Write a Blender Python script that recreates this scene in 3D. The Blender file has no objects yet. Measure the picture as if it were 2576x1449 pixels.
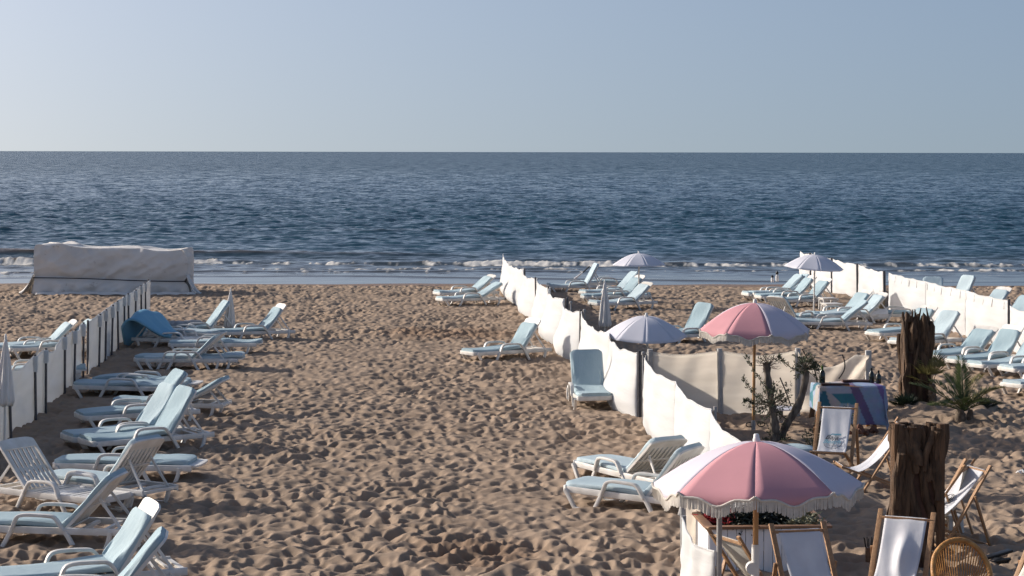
import bpy, bmesh, math, random
import numpy as np
from mathutils import Vector, Matrix
R = math.radians
random.seed(7)
rng = np.random.default_rng(11)
scene = bpy.context.scene
COL = scene.collection

# ---------------------------------------------------------------- camera
H, F, CX, HY = 4.6, 5200.0, 1288.0, 382.0        # camera height (m); focal length, centre and horizon measured in a 2576 px wide frame
ROLL = 0.00194
SEA_Z = -0.25
def ray(px, py):
    u, v = px-CX, -(py-HY)
    return Vector((u*math.cos(ROLL)-v*math.sin(ROLL), F, u*math.sin(ROLL)+v*math.cos(ROLL)))
def G(px, py, z=0.0):
    d = ray(px, py); t = (z-H)/d.z
    return Vector((d.x*t, d.y*t, z))
cam = bpy.data.cameras.new('camera')
cam.sensor_width = 36.0
cam.lens = F/2576*36.0
cam.shift_y = -(724.5-HY)/2576
cam.clip_start = 0.5; cam.clip_end = 60000
co = bpy.data.objects.new('camera', cam); COL.objects.link(co)
co.location = (0, 0, H)
co.rotation_euler = (R(90), -ROLL, 0)
co.matrix_world = Matrix(((math.cos(ROLL), -math.sin(ROLL), 0, 0), (0, 0, -1, 0), (math.sin(ROLL), math.cos(ROLL), 0, H), (0, 0, 0, 1)))
scene.camera = co

# ---------------------------------------------------------------- light
EL = 25.0
AZ = math.atan2(-math.cos(R(24)), math.sin(R(24)))
sd = Vector((math.sin(AZ)*math.cos(R(EL)), math.cos(AZ)*math.cos(R(EL)), math.sin(R(EL))))
w = bpy.data.worlds.new('World'); scene.world = w; w.use_nodes = True
nt = w.node_tree
bg = nt.nodes['Background']
sky = nt.nodes.new('ShaderNodeTexSky'); sky.sky_type = 'NISHITA'; sky.sun_disc = False
sky.sun_elevation = R(EL); sky.sun_rotation = AZ
sky.altitude = 0; sky.air_density = 1.0; sky.dust_density = 4.5; sky.ozone_density = 4.0
tcw = nt.nodes.new('ShaderNodeTexCoord'); vadd = nt.nodes.new('ShaderNodeVectorMath'); vadd.operation = 'ADD'
vadd.inputs[1].default_value = (0, 0, 0.15)                    # hazy air: the band right above the horizon is as bright as higher up
nt.links.new(tcw.outputs['Generated'], vadd.inputs[0]); nt.links.new(vadd.outputs[0], sky.inputs[0])
tint = nt.nodes.new('ShaderNodeMix'); tint.data_type = 'RGBA'; tint.blend_type = 'MULTIPLY'; tint.inputs[0].default_value = 1.0
tint.inputs[7].default_value = (1.15, 1.03, 0.93, 1)           # sea haze
nt.links.new(sky.outputs[0], tint.inputs[6]); nt.links.new(tint.outputs[2], bg.inputs[0]); bg.inputs[1].default_value = 0.12
sl = bpy.data.lights.new('sun', 'SUN'); sl.energy = 3.5; sl.angle = R(0.55); sl.color = (1.0, 0.92, 0.82)
so = bpy.data.objects.new('sun', sl); COL.objects.link(so)
so.rotation_euler = sd.to_track_quat('Z', 'Y').to_euler()
scene.view_settings.view_transform = 'Standard'; scene.view_settings.look = 'None'
scene.view_settings.exposure = 0.5; scene.view_settings.gamma = 1
scene.cycles.max_bounces = 6

# ---------------------------------------------------------------- materials
MATS = {}
def mat(name, col, rough=0.6, var=0.12, scale=6.0, bump=0.0, bscale=40.0, spec=0.3, trans=0.0, stretch=(1,1,1), col2=None, metal=0.0):
    m = bpy.data.materials.new(name); m.use_nodes = True; MATS[name] = m
    t = m.node_tree; N = t.nodes; Lk = t.links
    p = N['Principled BSDF']
    p.inputs['Roughness'].default_value = rough; p.inputs['Metallic'].default_value = metal
    p.inputs['Specular IOR Level'].default_value = spec
    tc = N.new('ShaderNodeTexCoord'); mp = N.new('ShaderNodeMapping'); mp.inputs['Scale'].default_value = stretch
    Lk.new(tc.outputs['Object'], mp.inputs[0])
    nz = N.new('ShaderNodeTexNoise'); nz.inputs['Scale'].default_value = scale; nz.inputs['Detail'].default_value = 5
    Lk.new(mp.outputs[0], nz.inputs['Vector'])
    rp = N.new('ShaderNodeValToRGB')
    c2 = col2 if col2 else tuple(c*(1-2.2*var) for c in col)
    rp.color_ramp.elements[0].position = 0.3; rp.color_ramp.elements[1].position = 0.68
    rp.color_ramp.elements[0].color = (*c2, 1); rp.color_ramp.elements[1].color = (*col, 1)
    Lk.new(nz.outputs['Fac'], rp.inputs[0]); Lk.new(rp.outputs[0], p.inputs['Base Color'])
    if bump:
        nb = N.new('ShaderNodeTexNoise'); nb.inputs['Scale'].default_value = bscale; nb.inputs['Detail'].default_value = 4
        Lk.new(mp.outputs[0], nb.inputs['Vector'])
        b = N.new('ShaderNodeBump'); b.inputs['Strength'].default_value = bump; b.inputs['Distance'].default_value = 0.02
        Lk.new(nb.outputs['Fac'], b.inputs['Height']); Lk.new(b.outputs[0], p.inputs['Normal'])
    if trans:
        tr = N.new('ShaderNodeBsdfTranslucent'); Lk.new(rp.outputs[0], tr.inputs['Color'])
        mx = N.new('ShaderNodeMixShader'); mx.inputs[0].default_value = trans
        Lk.new(p.outputs[0], mx.inputs[1]); Lk.new(tr.outputs[0], mx.inputs[2])
        Lk.new(mx.outputs[0], N['Material Output'].inputs[0])
    return m
mat('resin', (0.70,0.685,0.66), 0.42, 0.06, 5, col2=(0.52,0.50,0.46), spec=0.4)
mat('cushion', (0.385,0.490,0.535), 0.75, 0.08, 3, bump=0.5, bscale=22, stretch=(0.35,1.4,0.6), col2=(0.32,0.425,0.475), spec=0.2)
def vary(m, lo, hi):
    t = m.node_tree; N = t.nodes; Lk = t.links; p = N['Principled BSDF']; src = p.inputs['Base Color'].links[0].from_socket
    oi = N.new('ShaderNodeObjectInfo'); mr = N.new('ShaderNodeMapRange'); mr.inputs[3].default_value = lo; mr.inputs[4].default_value = hi
    Lk.new(oi.outputs['Random'], mr.inputs[0]); hs = N.new('ShaderNodeHueSaturation'); Lk.new(mr.outputs[0], hs.inputs['Value']); Lk.new(src, hs.inputs['Color'])
    m2 = N.new('ShaderNodeMapRange'); m2.inputs[3].default_value = 1.15; m2.inputs[4].default_value = 0.82; Lk.new(oi.outputs['Random'], m2.inputs[0]); Lk.new(m2.outputs[0], hs.inputs['Saturation'])
    Lk.new(hs.outputs[0], p.inputs['Base Color'])
vary(MATS['cushion'], 0.86, 1.10)
mat('cushion_blue', (0.20,0.40,0.53), 0.7, 0.08, 3, bump=0.3, bscale=14, col2=(0.16,0.36,0.52), spec=0.2)
mat('towel', (0.40,0.40,0.42), 0.9, 0.15, 8, bump=0.5, bscale=30)
mat('white_towel', (0.74,0.74,0.74), 0.9, 0.08, 8, bump=0.4, bscale=30)
mat('canvas', (0.72,0.73,0.735), 0.8, 0.04, 1.4, bump=0.28, bscale=7, trans=0.30, stretch=(0.6,0.6,3.5), col2=(0.67,0.675,0.67), spec=0.1)
mat('canvas_grey', (0.88,0.84,0.78), 0.85, 0.05, 1.6, bump=0.3, bscale=8, trans=0.8, stretch=(0.5,0.5,4.5), col2=(0.80,0.76,0.70), spec=0.1)
mat('steel', (0.10,0.10,0.11), 0.45, 0.15, 20, metal=0.3)
mat('pale_grey_post', (0.46,0.455,0.44), 0.7, 0.08, 12)
mat('grey_post', (0.34,0.34,0.34), 0.5, 0.12, 12)
mat('pale_pole', (0.70,0.70,0.68), 0.4, 0.06, 10)
mat('parasol_white', (0.64,0.65,0.72), 0.75, 0.03, 3, trans=0.12, spec=0.15)
mat('parasol_white_shade_tint', (0.66,0.61,0.68), 0.75, 0.03, 3, trans=0.12, spec=0.1)  # white gores, with the lilac cast of their shade put into the colour
mat('parasol_pink', (0.62,0.315,0.35), 0.75, 0.04, 3, trans=0.12, spec=0.1)
mat('fringe', (0.70,0.66,0.60), 0.85, 0.1, 20, trans=0.2)
mat('closed_cloth', (0.72,0.69,0.66), 0.85, 0.08, 6, bump=0.3, bscale=14, stretch=(3,3,0.3))
mat('pine', (0.50,0.29,0.13), 0.5, 0.15, 7, bump=0.15, bscale=30, stretch=(6,6,0.8), col2=(0.36,0.19,0.08))
mat('deck_wood', (0.42,0.25,0.13), 0.55, 0.15, 7, bump=0.2, bscale=30, stretch=(1,5,5), col2=(0.27,0.15,0.08))
mat('sling', (0.72,0.73,0.76), 0.8, 0.05, 4, bump=0.3, bscale=6, trans=0.18, col2=(0.62,0.63,0.67), spec=0.1)
mat('sling_cream', (0.72,0.69,0.62), 0.8, 0.05, 4, bump=0.25, bscale=8, trans=0.18, col2=(0.64,0.61,0.55), spec=0.1)
mat('driftwood', (0.135,0.082,0.048), 0.75, 0.3, 5, bump=1.0, bscale=12, stretch=(5,5,0.7), col2=(0.034,0.020,0.012))
mat('stake_wood', (0.17,0.095,0.05), 0.7, 0.25, 6, bump=0.6, bscale=14, stretch=(5,5,0.6), col2=(0.08,0.045,0.025))
mat('bark', (0.24,0.20,0.16), 0.9, 0.3, 9, bump=0.8, bscale=22, stretch=(2,2,0.7), col2=(0.07,0.055,0.045))
mat('twig', (0.16,0.125,0.10), 0.9, 0.2, 20)
mat('olive_leaf', (0.10,0.115,0.07), 0.55, 0.25, 12, col2=(0.045,0.055,0.035), trans=0.2)
mat('palm_leaf', (0.095,0.12,0.045), 0.5, 0.25, 6, col2=(0.04,0.06,0.022), trans=0.25)
mat('palm_dark', (0.03,0.05,0.03), 0.5, 0.25, 6, col2=(0.015,0.026,0.015), trans=0.15)
mat('palm_dry', (0.22,0.19,0.07), 0.6, 0.25, 6, col2=(0.12,0.12,0.04), trans=0.3)
mat('palm_trunk', (0.20,0.155,0.115), 0.9, 0.3, 14, bump=1.0, bscale=26, col2=(0.055,0.04,0.03))
mat('white_boards', (0.74,0.75,0.77), 0.5, 0.04, 4, bump=0.06, bscale=30, stretch=(4,4,0.5))
mat('rim_wood', (0.30,0.17,0.10), 0.5, 0.2, 6, bump=0.2, bscale=20, stretch=(0.6,5,5), col2=(0.17,0.09,0.05))
mat('soil', (0.035,0.028,0.022), 0.95, 0.3, 20, bump=1, bscale=40)
mat('dark_leaf', (0.020,0.026,0.018), 0.4, 0.3, 14, col2=(0.008,0.010,0.008))
mat('pale_leaf', (0.30,0.29,0.20), 0.6, 0.2, 14, col2=(0.17,0.17,0.11))
mat('red_leaf', (0.50,0.035,0.04), 0.5, 0.25, 14, col2=(0.20,0.015,0.02))
mat('rattan', (0.52,0.27,0.085), 0.45, 0.2, 14, bump=0.4, bscale=50, col2=(0.30,0.14,0.045))
mat('rope_dark', (0.03,0.03,0.035), 0.8, 0.2, 20)
mat('rope', (0.45,0.42,0.36), 0.9, 0.2, 20)
mat('black', (0.012,0.012,0.013), 0.4, 0.2, 20)
mat('bottle_glass', (0.012,0.016,0.012), 0.15, 0.1, 20, spec=0.6)
mat('bottle_green', (0.10,0.16,0.03), 0.3, 0.2, 20)
mat('terracotta', (0.20,0.09,0.06), 0.8, 0.3, 25, bump=0.8, bscale=30, col2=(0.10,0.05,0.035))
mat('ink', (0.03,0.04,0.05), 0.8, 0.05, 10)
mat('ink_teal', (0.16,0.36,0.46), 0.8, 0.05, 10)
mat('ink_faint', (0.36,0.36,0.37), 0.8, 0.05, 10)
mat('orange_wood', (0.50,0.20,0.04), 0.5, 0.15, 8)
mat('dark_wood', (0.10,0.05,0.035), 0.6, 0.25, 8)

def tarp_mat():
    m = mat('tarp', (0.68,0.66,0.63), 0.75, 0.06, 1.2, bump=0.5, bscale=3.5, col2=(0.58,0.565,0.54), spec=0.15)
    t = m.node_tree; N = t.nodes; Lk = t.links
    p = N['Principled BSDF']; rp = p.inputs['Base Color'].links[0].from_socket
    tc = N.new('ShaderNodeTexCoord')
    n2 = N.new('ShaderNodeTexNoise'); n2.inputs['Scale'].default_value = 1.7; n2.inputs['Detail'].default_value = 7; n2.inputs['Roughness'].default_value = 0.75
    Lk.new(tc.outputs['Object'], n2.inputs['Vector'])
    r2 = N.new('ShaderNodeValToRGB'); r2.color_ramp.elements[0].position = 0.60; r2.color_ramp.elements[1].position = 0.70
    Lk.new(n2.outputs['Fac'], r2.inputs[0])
    mx = N.new('ShaderNodeMix'); mx.data_type = 'RGBA'; mx.inputs[7].default_value = (0.27,0.215,0.165,1)
    mul = N.new('ShaderNodeMath'); mul.operation = 'MULTIPLY'; mul.inputs[1].default_value = 0.75
    Lk.new(r2.outputs[0], mul.inputs[0]); Lk.new(mul.outputs[0], mx.inputs[0]); Lk.new(rp, mx.inputs[6])
    Lk.new(mx.outputs[2], p.inputs['Base Color'])
tarp_mat()

def cloth_mat():
    m = bpy.data.materials.new('tablecloth'); m.use_nodes = True; MATS['tablecloth'] = m
    t = m.node_tree; N = t.nodes; Lk = t.links; p = N['Principled BSDF']; p.inputs['Roughness'].default_value = 0.85
    at = N.new('ShaderNodeAttribute'); at.attribute_name = 'dye'
    nz = N.new('ShaderNodeTexNoise'); nz.inputs['Scale'].default_value = 9
    tc = N.new('ShaderNodeTexCoord'); Lk.new(tc.outputs['Object'], nz.inputs['Vector'])
    mx = N.new('ShaderNodeMix'); mx.data_type = 'RGBA'; mx.blend_type = 'MULTIPLY'; mx.inputs[0].default_value = 0.35
    Lk.new(at.outputs['Color'], mx.inputs[6]); Lk.new(nz.outputs['Color'], mx.inputs[7]); Lk.new(mx.outputs[2], p.inputs['Base Color'])
cloth_mat()

# ---------------------------------------------------------------- mesh helpers
class MB:
    def __init__(s): s.v = []; s.f = []; s.m = []
    def add(s, verts, faces, mi=0):
        o = len(s.v); s.v += [tuple(p) for p in verts]
        for f in faces: s.f.append([i+o for i in f]); s.m.append(mi)
    def box(s, c, d, rot=None, mi=0, ch=0.0):
        x, y, z = d[0]/2, d[1]/2, d[2]/2
        vs = [Vector((a*x, b*y, e*z)) for a in (-1,1) for b in (-1,1) for e in (-1,1)]
        if rot is not None: vs = [rot @ p for p in vs]
        c = Vector(c)
        s.add([p+c for p in vs], [(0,1,3,2),(4,6,7,5),(0,4,5,1),(2,3,7,6),(0,2,6,4),(1,5,7,3)], mi)
    def beam(s, a, b, wd, th, up=(0,0,1), mi=0):
        a, b = Vector(a), Vector(b); t = (b-a); L = t.length; t.normalize()
        u = Vector(up); sd_ = t.cross(u)
        if sd_.length < 1e-4: sd_ = t.cross(Vector((1,0,0)))
        sd_.normalize(); n = sd_.cross(t)
        rot = Matrix((t, sd_, n)).transposed()
        s.box((a+b)/2, (L, wd, th), rot, mi)
    def sweep(s, pts, sec, side=None, scale=None, cap=True, mi=0):
        pts = [Vector(p) for p in pts]; n = len(pts); k = len(sec); o = len(s.v)
        prev = None
        for i, p in enumerate(pts):
            t = (pts[min(i+1, n-1)]-pts[max(i-1, 0)])
            if t.length < 1e-9: t = Vector((0,0,1))
            t.normalize()
            if side is not None: b = Vector(side)
            elif prev is None: b = t.cross(Vector((0.31,0.22,0.92)))
            else: b = prev
            b = b - t*b.dot(t)
            if b.length < 1e-5: b = t.cross(Vector((1,0,0)))
            b.normalize(); prev = b; nn = t.cross(b)
            sc = 1.0 if scale is None else scale[i]
            for (q, r) in sec: s.v.append(tuple(p+b*(q*sc)+nn*(r*sc)))
        for i in range(n-1):
            for j in range(k):
                a = o+i*k+j; c = o+i*k+(j+1) % k
                s.f.append([a, c, c+k, a+k]); s.m.append(mi)
        if cap:
            s.f.append([o+j for j in range(k)][::-1]); s.m.append(mi)
            s.f.append([o+(n-1)*k+j for j in range(k)]); s.m.append(mi)
    def tube(s, pts, r, k=8, scale=None, mi=0, cap=True):
        s.sweep(pts, [(r*math.cos(2*math.pi*j/k), r*math.sin(2*math.pi*j/k)) for j in range(k)], None, scale, cap, mi)
    def lathe(s, prof, k=16, c=(0,0,0), mi=0):
        o = len(s.v)
        for (r, z) in prof:
            for j in range(k):
                a = 2*math.pi*j/k; s.v.append((c[0]+r*math.cos(a), c[1]+r*math.sin(a), c[2]+z))
        for i in range(len(prof)-1):
            for j in range(k):
                a = o+i*k+j; b = o+i*k+(j+1) % k
                s.f.append([a, b, b+k, a+k]); s.m.append(mi)
        s.f.append([o+j for j in range(k)][::-1]); s.m.append(mi)
        s.f.append([o+(len(prof)-1)*k+j for j in range(k)]); s.m.append(mi)
    def prism(s, poly, org, ex, ey, th, mi=0):
        org, ex, ey = Vector(org), Vector(ex), Vector(ey); nz = ex.cross(ey).normalized()
        k = len(poly)
        vs = [org+ex*a+ey*b for a, b in poly]+[org+ex*a+ey*b+nz*th for a, b in poly]
        s.add(vs, [list(range(k))[::-1], list(range(k, 2*k))]+[[j, (j+1) % k, (j+1) % k+k, j+k] for j in range(k)], mi)
    def grid(s, P, mi=0, close=False):
        n, k = len(P), len(P[0]); o = len(s.v)
        for row in P: s.v += [tuple(p) for p in row]
        for i in range(n-1):
            for j in range(k-1):
                a = o+i*k+j; s.f.append([a, a+1, a+1+k, a+k]); s.m.append(mi)
    def build(s, name, mats, parent=None, smooth=True, bevel=0.0, solid=0.0, angle=40):
        me = bpy.data.meshes.new(name); me.from_pydata(s.v, [], s.f)
        if isinstance(mats, str): mats = [mats]
        for q in mats: me.materials.append(MATS[q])
        if len(mats) > 1: me.polygons.foreach_set('material_index', s.m)
        bm = bmesh.new(); bm.from_mesh(me)
        bmesh.ops.recalc_face_normals(bm, faces=bm.faces)
        if bevel > 0:
            es = [e for e in bm.edges if len(e.link_faces) == 2 and e.calc_face_angle(0) > R(50)]
            try: bmesh.ops.bevel(bm, geom=es, offset=bevel, segments=2, profile=0.6, affect='EDGES', clamp_overlap=True)
            except Exception: pass
        bm.to_mesh(me); bm.free()
        if smooth:
            me.polygons.foreach_set('use_smooth', [True]*len(me.polygons))
            if hasattr(me, 'set_sharp_from_angle'): me.set_sharp_from_angle(angle=R(angle))
        o = bpy.data.objects.new(name, me); COL.objects.link(o)
        if parent is not None: o.parent = parent
        if solid:
            md = o.modifiers.new('thickness', 'SOLIDIFY'); md.thickness = solid; md.offset = 0
        return o
def thing(name, label, cat, loc=(0,0,0), rz=0.0, group=None):
    o = bpy.data.objects.new(name, None); COL.objects.link(o); o.empty_display_size = 0.2
    o.location = loc; o.rotation_euler = (0, 0, rz); o['label'] = label; o['category'] = cat
    if group: o['group'] = group
    return o
def tag(o, label, cat, group=None):
    o['label'] = label; o['category'] = cat
    if group: o['group'] = group
    return o
def copy_tree(root):
    r = root.copy(); COL.objects.link(r)
    for ch in list(root.children):
        c = ch.copy(); COL.objects.link(c); c.parent = r
        for g in list(ch.children):
            d = g.copy(); COL.objects.link(d); d.parent = c
    return r
def rrect(a, b, r, n=3):
    out = []
    for cx, cy, st in ((a-r, b-r, 0), (-(a-r), b-r, 90), (-(a-r), -(b-r), 180), (a-r, -(b-r), 270)):
        for i in range(n+1):
            t = R(st+90*i/n); out.append((cx+r*math.cos(t), cy+r*math.sin(t)))
    return out
def smooth_path(pts, n=4):
    P = [Vector(p) for p in pts]; out = []
    for i in range(len(P)-1):
        p0 = P[max(i-1,0)]; p1 = P[i]; p2 = P[i+1]; p3 = P[min(i+2,len(P)-1)]
        for k in range(n):
            t = k/n
            out.append(0.5*((2*p1)+(p2-p0)*t+(2*p0-5*p1+4*p2-p3)*t*t+(3*p1-3*p2+p3-p0)*t**3))
    out.append(P[-1]); return out

# ---------------------------------------------------------------- numpy noise
TAB = rng.random((4, 256, 256))
def vnoise(x, y, ch=0):
    xi = np.floor(x).astype(np.int64); yi = np.floor(y).astype(np.int64)
    fx = x-xi; fy = y-yi; fx = fx*fx*(3-2*fx); fy = fy*fy*(3-2*fy)
    T = TAB[ch]; a = xi & 255; b = yi & 255; a1 = (xi+1) & 255; b1 = (yi+1) & 255
    return (T[a,b]*(1-fx)+T[a1,b]*fx)*(1-fy)+(T[a,b1]*(1-fx)+T[a1,b1]*fx)*fy
def fbm(x, y, o=3, ch=0):
    s = 0; a = 0.5
    for i in range(o): s = s+a*vnoise(x*2**i+17.3*i, y*2**i+9.1*i, (ch+i) % 4); a *= 0.5
    return s
def pits(x, y, k=11.0):
    """trodden hollows between jittered cells, each with its own depth, rounded where they meet"""
    xi = np.floor(x).astype(np.int64); yi = np.floor(y).astype(np.int64)
    acc = np.zeros(x.shape)
    for i in (-1,0,1):
        for j in (-1,0,1):
            a = (xi+i) & 255; b = (yi+j) & 255
            dx = x-(xi+i+0.5+0.9*(TAB[0][a,b]-0.5)); dy = y-(yi+j+0.5+0.9*(TAB[1][a,b]-0.5))
            th = TAB[3][a,b]*6.283; c = np.cos(th); s = np.sin(th)
            e = (c*dx+s*dy)*0.8; g = (-s*dx+c*dy)*1.25
            acc = acc+(0.12+2.6*TAB[2][a,b]**2)*np.exp(-k*(e*e+g*g))
    return -np.log(acc+0.035)/k
# ================================================================= SETTING
def struct(o): o['kind'] = 'structure'; return o
def np_grid(name, X, Y, Z, material, attrs=None):
    n, k = X.shape
    me = bpy.data.meshes.new(name)
    co_ = np.stack([X, Y, Z], -1).reshape(-1).astype(np.float32)
    me.vertices.add(n*k); me.vertices.foreach_set('co', co_)
    idx = np.arange(n*k).reshape(n, k)
    q = np.stack([idx[:-1,:-1], idx[:-1,1:], idx[1:,1:], idx[1:,:-1]], -1).reshape(-1, 4)
    m = len(q)
    me.loops.add(m*4); me.polygons.add(m)
    me.loops.foreach_set('vertex_index', q.reshape(-1).astype(np.int32))
    me.polygons.foreach_set('loop_start', (np.arange(m)*4).astype(np.int32))
    me.polygons.foreach_set('use_smooth', np.ones(m, bool))
    me.update(calc_edges=True)
    for an, arr in (attrs or {}).items():
        a = me.attributes.new(an, 'FLOAT', 'POINT'); a.data.foreach_set('value', arr.reshape(-1).astype(np.float32))
    me.materials.append(material)
    o = bpy.data.objects.new(name, me); COL.objects.link(o); return o

# ---- sand
DIG = [(G(1150,842), 1.9, 1.5), (G(1200,1393), 0.75, 0.9), (G(1060,838), 1.2, 1.2)]     # churned patches: centre, half width, half depth
MOUND = [(G(2440,1050), 1.2, 0.16), (G(2300,1045), 0.9, 0.10), (G(2105,752), 1.0, 0.13), (G(1990,1130), 1.2, 0.05)]
def sand_base(x, y):
    z = 0.10*(fbm(x/3.1, y/3.1, 2, 1)-0.37)
    for c, r, h in MOUND: z = z+h*np.exp(-((x-c.x)**2+(y-c.y)**2)/(r*r))
    return z
def sand_height(x, y):
    x = np.asarray(x, float); y = np.asarray(y, float)
    wx = x+0.10*(vnoise(x*4.1, y*4.1, 0)-0.5); wy = y+0.10*(vnoise(x*4.1+31, y*4.1, 1)-0.5)
    big = pits(wx/0.17, wy/0.22, 15.0)
    sm = pits(wx/0.31+40, wy/0.36+13, 15.0)
    mid = fbm(x/0.55+3, y/0.65, 2, 1)-0.37
    amt = 0.55+0.95*vnoise(x/1.7, y/2.1, 2)
    trod = np.clip((75.0-y)/4.0, 0.0, 1.0)                       # smooth wet strip at the waterline
    rough = np.zeros_like(x)
    for c, rx, ry in DIG: rough = np.maximum(rough, np.exp(-(((x-c.x)/rx)**2+((y-c.y)/ry)**2)**2))
    z = sand_base(x, y)+trod*amt*(0.25*big+0.185*sm+0.14*mid-0.052)
    z = z+trod*0.006*(fbm(x/0.085, y/0.085, 2, 0)-0.37)
    z = z+rough*(0.16*(fbm(x/0.16, y/0.16, 3, 3)-0.44))
    slope = np.clip((y-69.0)/14.0, 0, None)
    z = z-0.62*slope**1.25
    return z, rough, np.clip((y-71.6)/1.3, 0, 1)
rows = np.concatenate([np.arange(15.5, 40, 0.042), np.arange(40, 60, 0.075), np.arange(60, 82, 0.12)])
cols = np.linspace(-1, 1, 1750)
Y, U = np.meshgrid(rows, cols, indexing='ij')
X = U*(Y*0.248*1.55+1.5)
Z, rough_, wet_ = sand_height(X, Y)
def sand_mat():
    m = bpy.data.materials.new('sand'); m.use_nodes = True
    t = m.node_tree; N = t.nodes; Lk = t.links; p = N['Principled BSDF']
    tc = N.new('ShaderNodeTexCoord')
    n1 = N.new('ShaderNodeTexNoise'); n1.inputs['Scale'].default_value = 0.7; n1.inputs['Detail'].default_value = 8
    Lk.new(tc.outputs['Object'], n1.inputs['Vector'])
    r1 = N.new('ShaderNodeValToRGB')
    r1.color_ramp.elements[0].position = 0.3; r1.color_ramp.elements[1].position = 0.7
    r1.color_ramp.elements[0].color = (0.25,0.186,0.136,1); r1.color_ramp.elements[1].color = (0.32,0.241,0.178,1)
    Lk.new(n1.outputs['Fac'], r1.inputs[0])
    a1 = N.new('ShaderNodeAttribute'); a1.attribute_name = 'churned'
    a2 = N.new('ShaderNodeAttribute'); a2.attribute_name = 'wet'
    m1 = N.new('ShaderNodeMix'); m1.data_type = 'RGBA'; m1.inputs[7].default_value = (0.20,0.128,0.082,1)
    ml = N.new('ShaderNodeMath'); ml.operation = 'MULTIPLY'; ml.inputs[1].default_value = 0.65
    Lk.new(a1.outputs['Fac'], ml.inputs[0]); Lk.new(ml.outputs[0], m1.inputs[0]); Lk.new(r1.outputs[0], m1.inputs[6])
    m2 = N.new('ShaderNodeMix'); m2.data_type = 'RGBA'; m2.inputs[7].default_value = (0.19,0.12,0.075,1)
    Lk.new(a2.outputs['Fac'], m2.inputs[0]); Lk.new(m1.outputs[2], m2.inputs[6]); Lk.new(m2.outputs[2], p.inputs['Base Color'])
    rr = N.new('ShaderNodeMapRange'); rr.inputs[3].default_value = 0.95; rr.inputs[4].default_value = 0.45
    Lk.new(a2.outputs['Fac'], rr.inputs[0]); Lk.new(rr.outputs[0], p.inputs['Roughness'])
    p.inputs['Specular IOR Level'].default_value = 0.15
    nb = N.new('ShaderNodeTexNoise'); nb.inputs['Scale'].default_value = 22; nb.inputs['Detail'].default_value = 6
    Lk.new(tc.outputs['Object'], nb.inputs['Vector'])
    b = N.new('ShaderNodeBump'); b.inputs['Strength'].default_value = 0.25; b.inputs['Distance'].default_value = 0.02
    Lk.new(nb.outputs['Fac'], b.inputs['Height']); Lk.new(b.outputs[0], p.inputs['Normal'])
    return m
SAND = sand_mat()
struct(np_grid('sand', X, Y, Z, SAND, {'churned': rough_, 'wet': wet_}))
# plain surrounding beach and sea bed, below the modelled sand
bx_ = np.linspace(-900, 900, 60); by_ = np.concatenate([np.linspace(-60, 14, 12), np.linspace(15.5, 82, 40), np.linspace(90, 400, 8)])
YB, XB = np.meshgrid(by_, bx_, indexing='ij')
ZB = np.full(XB.shape, -0.10)-0.62*np.clip((YB-67.0)/14.0, 0, 4)**1.25
struct(np_grid('beach', XB, YB, ZB, SAND, {'churned': XB*0, 'wet': np.clip((YB-71.6)/1.3, 0, 1)}))

# ---- sea
sy = np.concatenate([F*4.85/np.linspace(5200*4.85/69.0, 5200*4.85/1400, 1000), np.geomspace(1450, 45000, 50)])
su = np.linspace(-1, 1, 1300)
YS, US = np.meshgrid(sy, su, indexing='ij'); XS = US*(YS*0.248*1.3+6)
dY = np.gradient(sy)[:, None]; dX = (sy*0.248*1.3*2/1300)[:, None]
shore = 73.2+0.55*(vnoise(XS/9.0, XS*0+3.3, 2)-0.5)
deep = np.clip((YS-90)/55.0, 0, 1)
ZS = np.zeros(XS.shape)
r2 = np.random.default_rng(5)
for i in range(64):
    lam = 0.75*(9.0/0.75)**(i/63.0)
    th = R(-96)+r2.normal(0, 0.62)
    kx, ky = 2*math.pi/lam*math.cos(th), 2*math.pi/lam*math.sin(th)
    amp = 0.0115*lam**0.80*r2.uniform(0.6, 1.3)
    if lam > 1.8: amp *= (1.8/lam)**1.35
    ly = abs(2*math.pi/ky) if abs(ky) > 1e-3 else 99
    fade = np.clip(ly/(2.2*dY)-0.6, 0, 1)
    ph = kx*XS+ky*YS+r2.uniform(0, 6.28)+1.8*vnoise(XS/(lam*4.5)+i*7, YS/(lam*4.5), i % 4)
    s_ = np.sin(ph)
    ZS += (0.30+0.70*deep)*amp*fade*(s_+0.28*np.cos(2*ph))
calm = np.clip((YS-79)/9.0, 0.06, 1)
ZS *= calm
foam = np.zeros(XS.shape)
def breaker(y0, amp, wd, seed, thr, fm, wob=1.6):
    global ZS, foam
    yc = y0+wob*2*(vnoise(XS/22.0+seed*3.1, XS*0+seed, 0)-0.5)+wob*0.8*(vnoise(XS/6.0+seed, XS*0+seed*2.2, 1)-0.5)
    a = np.clip((vnoise(XS/13.0+seed*5.7, XS*0+seed*1.3, 3)-thr)/(1-thr)*1.8, 0, 1.1)
    d = YS-yc
    prof = np.where(d < 0, np.exp(-(d/(wd*0.42))**2), np.exp(-(d/(wd*1.4))**2))
    ZS = ZS+amp*a*prof
    fz = np.where(d < 0.2, np.exp(-((d+wd*0.45)/(wd*0.75))**2), np.exp(-((d)/(wd*0.35))**2))
    foam = np.maximum(foam, fm*fz*(0.12+0.88*np.clip(a, 0, 1)))
breaker(88.8, 0.22, 0.85, 1, 0.15, 1.30)
breaker(85.8, 0.09, 0.5, 2, 0.35, 1.05)
breaker(82.3, 0.07, 0.5, 3, 0.35, 0.6)
breaker(79.0, 0.04, 0.5, 4, 0.35, 0.0)
breaker(97.0, 0.26, 1.6, 5, 0.62, 0.0, 2.5)
breaker(108.0, 0.22, 1.8, 6, 0.66, 0.0, 3.0)
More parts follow.
